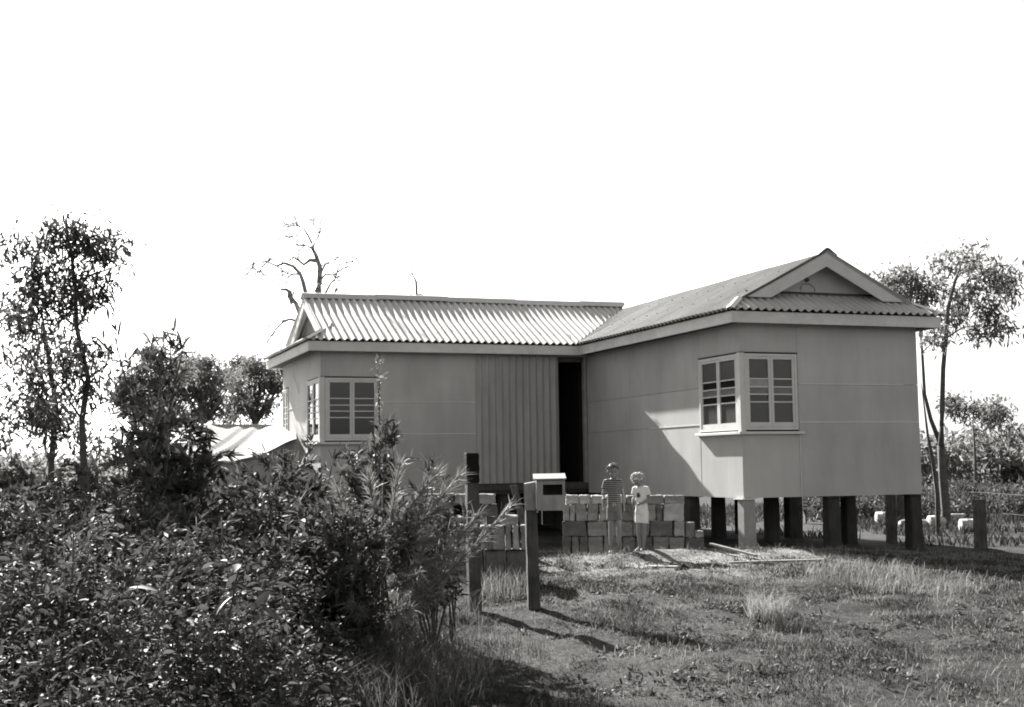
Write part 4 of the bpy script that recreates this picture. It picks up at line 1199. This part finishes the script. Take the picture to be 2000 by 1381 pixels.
for pts, r0, r1 in (([(852, 440), (855, 405), (850, 330), (832, 295), (825, 255), (800, 232)], .045, .006), ([(832, 295), (800, 298), (770, 308)], .02, .006), ([(852, 402), (875, 396), (895, 405)], .03, .012), ([(825, 255), (832, 235), (815, 215)], .010, .004), ([(840, 310), (858, 340), (860, 370)], .012, .005), ([(830, 400), (800, 385), (790, 400)], .012, .004)):
    q = pl(Z1(pts), d, rs, 0.2); q[0] = at(*Z1(pts)[0], d)
    limbs.append((q, list(np.linspace(r0, r1, len(q)))))
tree('dead_tree', 'tip of a second dead tree showing above the middle of the far roof', b, limbs, None, 0, 0, 0, 2, barkm='deadbark')

# slender trees right of the house
rs = np.random.RandomState(19); d = 30.0
b = gp(1846, d)
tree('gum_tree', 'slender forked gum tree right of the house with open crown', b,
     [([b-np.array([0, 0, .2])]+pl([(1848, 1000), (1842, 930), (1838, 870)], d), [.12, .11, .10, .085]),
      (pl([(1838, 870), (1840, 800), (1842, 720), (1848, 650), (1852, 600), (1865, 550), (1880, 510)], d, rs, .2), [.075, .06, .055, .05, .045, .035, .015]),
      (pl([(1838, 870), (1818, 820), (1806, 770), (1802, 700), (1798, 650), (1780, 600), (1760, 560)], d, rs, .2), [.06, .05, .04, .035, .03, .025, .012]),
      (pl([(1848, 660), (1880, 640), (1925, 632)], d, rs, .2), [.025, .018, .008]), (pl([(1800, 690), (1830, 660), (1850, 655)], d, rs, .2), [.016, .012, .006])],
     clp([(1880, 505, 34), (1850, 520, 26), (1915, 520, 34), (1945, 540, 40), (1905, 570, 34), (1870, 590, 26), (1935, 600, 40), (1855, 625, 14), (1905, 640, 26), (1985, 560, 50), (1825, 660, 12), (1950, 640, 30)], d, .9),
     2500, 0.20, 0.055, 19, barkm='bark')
d = 33.0; b = gp(1760, d)
tree('gum_tree', 'leafy tree behind the near gable, only its crown showing over the roof', b,
     [([b-np.array([0, 0, .2])]+pl([(1756, 900), (1752, 750), (1755, 640), (1760, 580)], d), [.13, .12, .10, .08, .03])],
     clp([(1725, 545, 24), (1755, 545, 30), (1790, 550, 30), (1740, 575, 26), (1785, 585, 32), (1815, 570, 22), (1770, 610, 30), (1715, 570, 16), (1800, 620, 20)], d, .8),
     2300, 0.20, 0.055, 20)
d = 27.0; b = gp(1832, d)
tree('thin_tree', 'very thin bare sapling trunk between the house and the forked gum', b,
     [([b-np.array([0, 0, .2])]+pl([(1831, 965), (1822, 900), (1812, 850), (1806, 800), (1798, 740)], d, rs, .1), [.05, .05, .04, .028, .02, .006])], None, 0, 0, 0, 3)
d = 42.0; b = gp(1905, d)
tree('bushy_tree', 'hazy bushy tree at the right edge beyond the fence', b,
     [([b-np.array([0, 0, .2])]+pl([(1905, 900), (1900, 820)], d), [.06, .045, .015])],
     clp([(1900, 790, 34), (1930, 800, 36), (1870, 800, 22), (1915, 840, 28), (1965, 810, 50), (1850, 785, 14), (1990, 850, 40)], d, 1.0), 2200, 0.22, 0.065, 23)

# low scrub far off
def scrub():
    rs = np.random.RandomState(61)
    clumps = []
    for i in range(330):
        px = rs.uniform(-500, 2500); d = rs.uniform(62, 120)
        b = gp(px, d)
        h = rs.uniform(1.2, 2.6)*(1.25 if px > 1600 else 0.8)
        for s in range(3):
            clumps.append((b+np.array([rs.uniform(-1.6, 1.6), rs.uniform(-1, 1), h*rs.uniform(0.25, 0.8)]), h*rs.uniform(0.35, 0.6), 1.0))
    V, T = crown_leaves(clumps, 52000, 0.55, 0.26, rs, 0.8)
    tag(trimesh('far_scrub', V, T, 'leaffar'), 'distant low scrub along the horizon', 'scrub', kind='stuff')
scrub()
def weeds():
    rs = np.random.RandomState(62)
    Q, px, dd = ground_pts(24000, 1200, 2200, 23, 46, rs)
    keep = ~under_house(Q) & (vnoise(Q[:, 0], Q[:, 1], 1.6, 4) > 0.45)
    Q = Q[keep]
    V, T = blades(Q, rs.uniform(0.06, 0.28, len(Q)), rs.uniform(0.015, 0.035, len(Q)), rs, 0.8)
    tag(trimesh('rear_weeds', V, T, 'grass'), 'weeds and long grass behind the house', 'weeds', kind='stuff')
weeds()
def rear_scrub():
    rs = np.random.RandomState(63); cl = []
    for i in range(150):
        b = gp(rs.uniform(1540, 2150), rs.uniform(33, 52)); h = rs.uniform(0.3, 0.9)
        cl.append((b+np.array([0, 0, h*0.5]), h*0.75, 1.0))
    V, T = crown_leaves(cl, 20000, 0.16, 0.06, rs, 0.7)
    tag(trimesh('rear_scrub', V, T, 'leaf'), 'low tangled scrub behind the stumps at the right', 'scrub', kind='stuff')
rear_scrub()
def lawn_weeds():
    rs = np.random.RandomState(64)
    Q, px, dd = ground_pts(2600, 500, 2150, 8.6, 19.5, rs)
    keep = (vnoise(Q[:, 0], Q[:, 1], 0.8, 21) > 0.52) & ~under_house(Q)
    Q = Q[keep]; m = 9
    P = np.repeat(Q, m, 0); n = len(P)
    P = P+rs.normal(size=(n, 3))*np.array([.025, .025, 0])+np.array([0, 0, 0.012])
    V, T = leaf_mesh(P, rs.normal(size=(n, 3))*np.array([1, 1, 0.35])+np.array([0, 0, 0.35]), rs.uniform(0.025, 0.075, n), rs.uniform(0.012, 0.028, n), rs)
    tag(trimesh('lawn_weeds', V, T, 'leaf'), 'flat dark weeds scattered through the short grass', 'weeds', kind='stuff')
lawn_weeds()

# ================================================================== TENT, FENCE AND THINGS BEHIND
def tent():
    d0 = 27.5
    A = at(386, 828, d0+1.6); B = at(575, 829, d0+1.6)       # ridge
    Cc = at(355, 894, d0-1.4); Dd_ = at(580, 858, d0-1.4)     # front hem
    base = gp(460, d0)
    e = empty('canvas_tent', tuple(base)); tag(e, 'white canvas tent with sagging roof pitched left of the house', 'tent')
    nu, nv = 40, 18
    vs = []; fs = []
    for i in range(nu+1):
        u = i/nu
        for j in range(nv+1):
            v = j/nv
            top = A*(1-u)+B*u; bot = Cc*(1-u)+Dd_*u
            bot = bot+np.array([0, 0, -0.24*math.sin(math.pi*min(1, u*1.02))**1.2])
            p = top*(1-v)+bot*v
            sag = -0.08*math.sin(math.pi*v)*(0.4+0.6*math.sin(math.pi*u)) - 0.05*math.sin(math.pi*u)*(1-v)
            w = (u-0.55+0.42*v)          # creases run down from the right end of the ridge
            fold = 0.06*math.sin(38*w)*math.exp(-(w/0.22)**2)*(0.3+v) + 0.012*math.sin(17*u+5*v)
            p = p+np.array([0, 0, sag+fold])
            vs.append(p-base)
    for i in range(nu):
        for j in range(nv):
            a = i*(nv+1)+j; fs.append((a, a+1, a+nv+2, a+nv+1))
    o = obj('canvas_roof', vs, fs, 'canvas', e, True)
    s = o.modifiers.new('thickness', 'SOLIDIFY'); s.thickness = 0.006
    # rear slope
    back = np.array([CF[0], CF[1], 0])*2.0
    q = [A, B, B+back+np.array([0, 0, -0.75]), A+back+np.array([0, 0, -0.75])]
    o = obj('canvas_roof', [p-base for p in q], [(0, 1, 2, 3)], 'canvas', e); o.modifiers.new('t', 'SOLIDIFY').thickness = 0.006
    # front wall hung under the hem
    vs = []; fs = []
    for i in range(nu+1):
        u = i/nu
        bot = Cc*(1-u)+Dd_*u+np.array([0, 0, -0.24*math.sin(math.pi*min(1, u*1.02))**1.2])
        off = np.array([CF[0], CF[1], 0])*(0.14+0.03*math.sin(u*30))
        t_ = bot+off+np.array([0, 0, 0.02]); g = np.array([t_[0], t_[1], float(gz(t_[0], t_[1]))])
        vs += [t_-base, g-base]
    for i in range(nu): fs.append((2*i, 2*i+1, 2*i+3, 2*i+2))
    obj('canvas_wall', vs, fs, 'canvaswall', e, True).modifiers.new('t', 'SOLIDIFY').thickness = 0.006
    for P_ in (A, B):
        g = np.array([P_[0], P_[1], float(gz(P_[0], P_[1]))])
        MB().tube([g-base, P_-base+np.array([0, 0, -0.02])], 0.03, 8).build('tent_pole', 'oldwood', e)
    MB().tube([A-base, at(360, 850, d0+1.6)-base, at(330, 905, d0+1.4)-base], 0.008, 5).build('guy_rope', 'wire', e)
tent()

fence = empty('wire_fence', tuple(gp(1740, 24.5))); tag(fence, 'timber post and wire fence behind the house at the right', 'fence')
fb = np.array(fence.location)
for k, (px, dd, top, w) in enumerate(((1742, 24.0, 962, 0.17), (1916, 22.4, 975, 0.18), (1560, 25.8, 962, 0.15), (2090, 20.9, 985, 0.16))):
    b = gp(px, dd); h = hat(px, top, dd, b)
    o = squarepost(b, w, h, 'oldwood', 'post', fence, seed=40+k)
    o.location = tuple(b-fb)
for hz in (0.62, 0.95):
    pts = []
    for (px, dd) in ((1560, 25.8), (1742, 24.0), (1916, 22.4), (2090, 20.9)):
        b = gp(px, dd); pts.append(b-fb+np.array([0, 0, hz]))
    MB().tube(pts, 0.004, 4).build('wire', 'wire', fence)

def drum(px, py, d, r, ln, yaw, label, m='drum'):
    c = at(px, py, d); g = float(gz(c[0], c[1])); 
    mb = MB(); n = 16
    secs = [(-.5, .0), (-.5, .93), (-.485, 1.0), (-.17, 1.0), (-.16, 1.04), (-.14, 1.0), (.14, 1.0), (.16, 1.04), (.17, 1.0), (.485, 1.0), (.5, .93), (.5, 0)]
    vs = []; fs = []
    for (t, s) in secs:
        for q in range(n):
            a = 2*math.pi*q/n; vs.append((t*ln, math.cos(a)*s*r, math.sin(a)*s*r))
    for i in range(len(secs)-1):
        for q in range(n): fs.append((i*n+q, (i+1)*n+q, (i+1)*n+(q+1) % n, i*n+(q+1) % n))
    o = obj('drum', vs, fs, m, None, True)
    o.location = (c[0], c[1], g+r*0.96); o.rotation_euler = (0, 0, yaw)
    return tag(o, label, 'drum')
drum(1728, 1000, 31.5, 0.16, 0.42, -0.4, 'white drum lying between the right end stump and the fence post')
drum(1828, 1003, 30, 0.14, 0.36, -0.2, 'white drum lying behind the forked gum tree')
drum(1893, 1011, 28.5, 0.14, 0.40, -0.3, 'white drum lying left of the right-hand fence post')
cr = empty('slatted_crate', tuple(gp(1565, 33))); tag(cr, 'pale slatted crate seen between the stumps under the house', 'crate')
cb = np.array(cr.location); S33 = 33/FPX
for i in range(6):
    z = i*0.085
    o = MB().box((-0.11, -0.15, z+0.35), (0.12, 0.15, z+0.405)).build('slat', 'drum', cr); o.rotation_euler = (0, 0, -YAW)
for x in (-0.09, 0.10):
    o = MB().box((x-0.02, -0.10, -0.05), (x+0.02, 0.10, 0.86)).build('upright', 'oldwood', cr); o.rotation_euler = (0, 0, -YAW)
# logs and litter along the rear fence
for i, (px, dd, ln, lab) in enumerate(((1690, 34, 1.1, 'weathered log lying in the weeds behind the middle stumps'), (1790, 30, 0.9, 'weathered log lying behind the right end stump'), (1870, 33, 1.2, 'weathered log lying beyond the right-hand drums'))):
    b = gp(px, dd); mb = MB()
    mb.tube([(-ln/2, 0, 0.09), (-ln/4, 0.03, 0.10), (ln/4, -0.02, 0.09), (ln/2, 0.02, 0.10)], [.09, .10, .085, .07], 8)
    o = mb.build('fallen_log', 'palewood', None, True); o.location = tuple(b); o.rotation_euler = (0, 0, -0.4+0.5*i); tag(o, lab, 'log')

# ================================================================== CHILDREN
def remesh(o, vox, smooth=3):
    r = o.modifiers.new('remesh', 'REMESH'); r.mode = 'VOXEL'; r.voxel_size = vox; r.use_smooth_shade = True
    s = o.modifiers.new('smooth', 'SMOOTH'); s.factor = 0.5; s.iterations = smooth
    return o

def hand(mb, wrist, dirn, palm_n, thumb, s):
    """palm and five bent fingers; dirn along the hand, palm_n out of the palm, thumb towards the thumb side"""
    d_ = Vector(dirn).normalized(); t_ = Vector(thumb).normalized(); n_ = Vector(palm_n).normalized(); w = Vector(wrist)
    mb.tube([w, w+d_*0.02*s, w+d_*0.05*s, w+d_*0.062*s], [0.018*s, 0.022*s, 0.024*s, 0.016*s], 10)
    for k_, (o_, ln) in enumerate(((0.020, 0.050), (0.0065, 0.058), (-0.0065, 0.054), (-0.019, 0.042))):
        a = w+d_*0.05*s+t_*o_*s
        b_ = a+(d_*0.55+n_*0.12)*ln*s
        c_ = b_+(d_*0.40+n_*0.32)*ln*s
        mb.tube([a, b_, c_], [0.0085*s, 0.008*s, 0.0065*s], 7)
    a = w+d_*0.018*s+t_*0.018*s
    mb.tube([a, a+(d_*0.5+t_*0.75)*0.030*s, a+(d_*1.1+t_*0.8+n_*0.3)*0.045*s], [0.010*s, 0.009*s, 0.0075*s], 7)

_zk = np.array([0, .045, .265, .47, .495, .70, .75, .80, 1.02]); _zv = np.array([0, .045, .285, .515, .555, .755, .797, .838, 1.015])
def slim(mb, H, sx, sy, hx=1.0):
    """give the built figure a child's narrow frame and long legs"""
    out = []
    for (x, y, z) in mb.v:
        t = float(sstep(.79, .83, z/H))
        out.append((x*sx*(1+(hx-1)*t), y*sy*(1+(min(hx, 1.12)-1)*t), float(np.interp(z/H, _zk, _zv))*H))
    mb.v = out
    return mb

def child(base, H, rz, pose, label, top_m, short_m, hair_m):
    """faces local -Y"""
    e = empty('person', tuple(base), rz); tag(e, label, 'person')
    mb = MB()
    SL_ = lambda m_: slim(m_, H, *pose['slim'])
    L = lambda v: v*H
    hy = pose.get('hip_shift', 0.0)*H
    # trunk
    mb.loft([(hy, 0, L(.44), L(.085), L(.062)), (hy, 0, L(.48), L(.098), L(.068)), (hy*.8, -.004, L(.55), L(.086), L(.062)), (hy*.6, -.006, L(.62), L(.090), L(.064)), (hy*.3, -.002, L(.70), L(.104), L(.064)), (0, 0, L(.75), L(.110), L(.056)), (0, 0, L(.785), L(.075), L(.045)), (0, -.002, L(.80), L(.040), L(.038))], 18)
    # neck and head
    nk = Vector((0, 0.0, L(.79))); hc = Vector((pose['head'][0]*H, pose['head'][1]*H-L(.012), L(.895)+pose['head'][2]*H))
    mb.tube([nk, (nk+hc)*0.5+Vector((0, 0.006, 0)), hc], [L(.036), L(.032), L(.034)], 12)
    hd = MB()
    R_ = L(.078)
    hd.ball((0, 0.012*H, 0.02*H), (L(.068), L(.082), L(.080)), 18, 12)
    hd.ball((0, -0.018*H, -0.028*H), (L(.052), L(.058), L(.062)), 16, 10)
    hd.ball((0, -0.045*H, -0.066*H), (L(.024), L(.022), L(.018)), 10, 7)
    hd.tube([(0, -0.070*H, 0.004*H), (0, -0.084*H, -0.022*H), (0, -0.078*H, -0.030*H)], [L(.008), L(.012), L(.011)], 8)
    hd.ball((0, -0.066*H, 0.016*H), (L(.046), L(.012), L(.010)), 10, 6)
    for s in (-1, 1):
        hd.ball((s*0.071*H, 0.008*H, -0.012*H), (L(.010), L(.017), L(.026)), 8, 6)
        hd.ball((s*0.034*H, -0.055*H, -0.030*H), (L(.020), L(.020), L(.020)), 8, 6)
    M = Matrix.Translation(hc) @ Matrix.Rotation(pose['turn'], 4, 'Z') @ Matrix.Rotation(pose['nod'], 4, 'X') @ Matrix.Rotation(pose['tilt'], 4, 'Y')
    mb.add([M @ Vector(v) for v in hd.v], hd.f)
    # legs and bare feet
    for s, (kn, an) in zip((-1, 1), pose['legs']):
        hip = Vector((hy+s*L(.046), 0, L(.47))); K = Vector((kn[0]*H, kn[1]*H, L(.265))); A = Vector((an[0]*H, an[1]*H, L(.045)))
        mb.tube([hip, hip*.6+K*.4, K+Vector((0, -.002, .02)), K, K*.62+A*.38+Vector((0, L(.008), 0)), K*.2+A*.8, A], [L(.062), L(.056), L(.040), L(.039), L(.037), L(.024), L(.023)], 14)
        f = an[2]; fd = Vector((math.sin(f), -math.cos(f), 0))
        hl = A+Vector((0, 0, -L(.024)))-fd*L(.022)
        mb.tube([hl+Vector((0, 0, -.002)), A+fd*L(.02)+Vector((0, 0, -L(.018))), A+fd*L(.062)+Vector((0, 0, -L(.030))), A+fd*L(.085)+Vector((0, 0, -L(.034)))], [L(.021), L(.025), L(.022), L(.012)], 10)
        sd = Vector((fd.y, -fd.x, 0))
        for q in range(5):
            a0 = A+fd*L(.076)+sd*((q-2)*L(.0095))*s+Vector((0, 0, -L(.036)))
            mb.tube([a0, a0+fd*L(.022-.002*q)], [L(.0075)]*2, 6)
    # arms
    for s, arm in zip((-1, 1), pose['arms']):
        sh = Vector((s*L(.108), 0, L(.752))); E_ = Vector(arm['elbow'])*H; Wr = Vector(arm['wrist'])*H
        mb.tube([sh+Vector((-s*L(.03), 0, 0)), sh, sh*.5+E_*.5, E_, E_*.6+Wr*.4, Wr], [L(.038), L(.036), L(.030), L(.026), L(.025), L(.018)], 12)
        hand(mb, Wr, arm['dir'], arm['palm'], arm['thumb'], H/1.33*1.0)
    body = remesh(SL_(mb).build('body', 'skin', e, True), 0.0065, 4)
    # eyes, brows, mouth
    for s in (-1, 1):
        q = M @ Vector((s*0.027*H, -0.0735*H, 0.000*H))
        SL_(MB().ball(q, (L(.010), L(.006), L(.006)), 8, 6)).build('eye', 'eye', e, True)
        a = M @ Vector((s*0.014*H, -0.079*H, 0.017*H)); b_ = M @ Vector((s*0.042*H, -0.071*H, 0.018*H))
        SL_(MB().tube([a, (a+b_)/2+Vector((0, -0.002, 0.003)), b_], L(.0035), 6)).build('eyebrow', hair_m, e, True)
    a = M @ Vector((-0.018*H, -0.072*H, -0.048*H)); b_ = M @ Vector((0.018*H, -0.072*H, -0.048*H)); c_ = M @ Vector((0, -0.0775*H, -0.050*H))
    SL_(MB().tube([a, c_, b_], [L(.003), L(.005), L(.003)], 6)).build('mouth', 'lip', e, True)
    # hair: cap of locks
    rs = np.random.RandomState(pose['seed'])
    hm = MB()
    hm.ball((0, 0.018*H, 0.030*H), (L(.073), L(.083), L(.078)), 18, 12)
    hm.v = [v for v in hm.v]
    keep = []
    # trim the cap away from the face
    vs = hm.v
    fs = [f for f in hm.f if not all((vs[i][1] < -0.030*H and vs[i][2] < 0.058*H) or (vs[i][2] < -0.018*H) for i in f)]
    hm.f = fs
    for q in range(pose['locks']):
        th = rs.uniform(0, 2*math.pi); ph = rs.uniform(-0.05, 1.45)
        n_ = Vector((math.cos(ph)*math.cos(th), math.cos(ph)*math.sin(th), math.sin(ph)))
        if n_.y < -0.45 and n_.z < 0.5: continue
        a = Vector((0, 0.016*H, 0.028*H))+Vector((n_.x*L(.069), n_.y*L(.080), n_.z*L(.075)))
        dr = (n_*pose['fluff']+Vector((rs.normal()*.6, rs.normal()*.6-0.2, rs.normal()*.5-0.45))).normalized()
        ln = L(pose.get('lock', .030))*rs.uniform(0.6, 1.3)
        hm.tube([a, a+dr*ln*.5+n_*0.003, a+dr*ln+Vector((0, 0, -0.2*ln))], [L(.0050), L(.0045), L(.0012)], 4)
    hm.v = [tuple(M @ Vector(v)) for v in hm.v]
    SL_(hm).build('hair', hair_m, e, True)
    # shirt
    g = 0.011
    sm = MB()
    sm.loft([(hy, 0, L(.495), L(.100)+g, L(.072)+g), (hy*.8, -.004, L(.55), L(.094)+g, L(.068)+g), (hy*.6, -.006, L(.62), L(.094)+g, L(.066)+g), (hy*.3, -.002, L(.70), L(.107)+g, L(.066)+g), (0, 0, L(.75), L(.112)+g, L(.058)+g), (0, 0, L(.785), L(.078)+g, L(.047)+g*.6), (0, -.002, L(.797), L(.046)+g*.6, L(.042)+g*.4)], 20)
    for s, arm in zip((-1, 1), pose['arms']):
        sh = Vector((s*L(.108), 0, L(.755))); E_ = Vector(arm['elbow'])*H
        en = sh*.40+E_*.60
        sm.tube([sh+Vector((-s*L(.03), 0, 0)), sh, en], [L(.042)+.004, L(.043)+.004, L(.045)+.004], 12)
    remesh(SL_(sm).build('shirt', top_m, e, True), 0.007, 3)
    # shorts
    pm = MB()
    pm.loft([(hy, 0, L(.425), L(.100)+g, L(.070)+g), (hy, 0, L(.47), L(.104)+g, L(.074)+g), (hy, -.002, L(.515), L(.096)+g, L(.070)+g)], 18)
    for s, (kn, an) in zip((-1, 1), pose['legs']):
        hip = Vector((hy+s*L(.050), 0, L(.46))); K = Vector((kn[0]*H, kn[1]*H, L(.265)))
        en = hip*(1-pose['hem'])+K*pose['hem']
        pm.tube([hip+Vector((0, 0, .01)), hip*.5+en*.5, en], [L(.066)+.004, L(.064)+.006, L(.062)+.007], 14)
    remesh(SL_(pm).build('shorts', short_m, e, True), 0.007, 3)
    return e, M

g1 = gp(1200, 19.35); H1 = hat(1200, 906, 19.35, g1)
e1, M1 = child(g1, H1, -YAW+0.05, dict(slim=(.74, .84, 1.08), head=(-0.004, 0, 0), turn=0.10, nod=0.12, tilt=0.05, seed=3, locks=420, fluff=0.25, hem=0.62, hip_shift=0.014,
    legs=(((-.046, -.006), (-.050, .012, -0.40)), ((.070, -.030), (.088, .0, 0.40))),
    arms=(dict(elbow=(-.152, .010, .60), wrist=(-.158, -.035, .475), dir=(0.0, -.25, -1), palm=(1, 0, 0), thumb=(0.1, -1, 0.1)),
          dict(elbow=(.150, .010, .60), wrist=(.152, -.025, .475), dir=(0.02, -.2, -1), palm=(-1, 0, 0), thumb=(-0.1, -1, 0.1)))),
    'boy in dark striped shirt and grey shorts standing with arms at his sides', 'stripes', 'shorts', 'hairdark')
# drawstring
MB().tube([(-0.012, -0.095, H1*.562), (-0.016, -0.099, H1*.542), (-0.014, -0.099, H1*.525)], 0.004, 5).build('drawstring', 'whitecloth', e1)
MB().tube([(0.012, -0.095, H1*.562), (0.018, -0.099, H1*.545), (0.022, -0.099, H1*.535)], 0.004, 5).build('drawstring', 'whitecloth', e1)
g2 = gp(1254, 19.2); H2 = hat(1252, 924, 19.2, g2)
e2, M2 = child(g2, H2, -YAW-0.50, dict(slim=(.76, .84, 1.10), head=(-0.022, -0.040, -0.014), turn=-0.25, nod=0.58, tilt=-0.12, seed=8, locks=620, fluff=1.9, lock=.042, hem=0.66, hip_shift=0.01,
    legs=(((-.044, -.016), (-.050, .020, -0.5)), ((.050, -.006), (.030, -.004, -0.1))),
    arms=(dict(elbow=(-.140, -.005, .610), wrist=(-.105, -.085, .500), dir=(0.3, -.35, -.8), palm=(0.8, 0.5, 0), thumb=(0.4, -0.6, 0.3)),
          dict(elbow=(.165, -.010, .600), wrist=(.060, -.125, .555), dir=(-1, -.25, -.30), palm=(0, 1, 0), thumb=(-0.2, -.2, 1)))),
    'fair tousle-haired child in white shirt and shorts looking down, arm across the belly', 'whitecloth', 'whitecloth', 'hairfair')
# dark motif on the small shirt front
mo = MB()
rs = np.random.RandomState(2)
pts = [(-.022, .70), (-.004, .705), (.012, .69), (.020, .665), (.010, .645), (-.014, .64), (-.026, .66)]
vs = [(x*H2, -0.088, (z+.045)*H2) for x, z in pts]+[(x*H2, -0.060, (z+.045)*H2) for x, z in pts]
n = len(pts)
mo.add(vs, [tuple(range(n)), tuple(range(2*n-1, n-1, -1))]+[(i, n+i, n+(i+1) % n, (i+1) % n) for i in range(n)])
mo.build('shirt_motif', 'motif', e2)
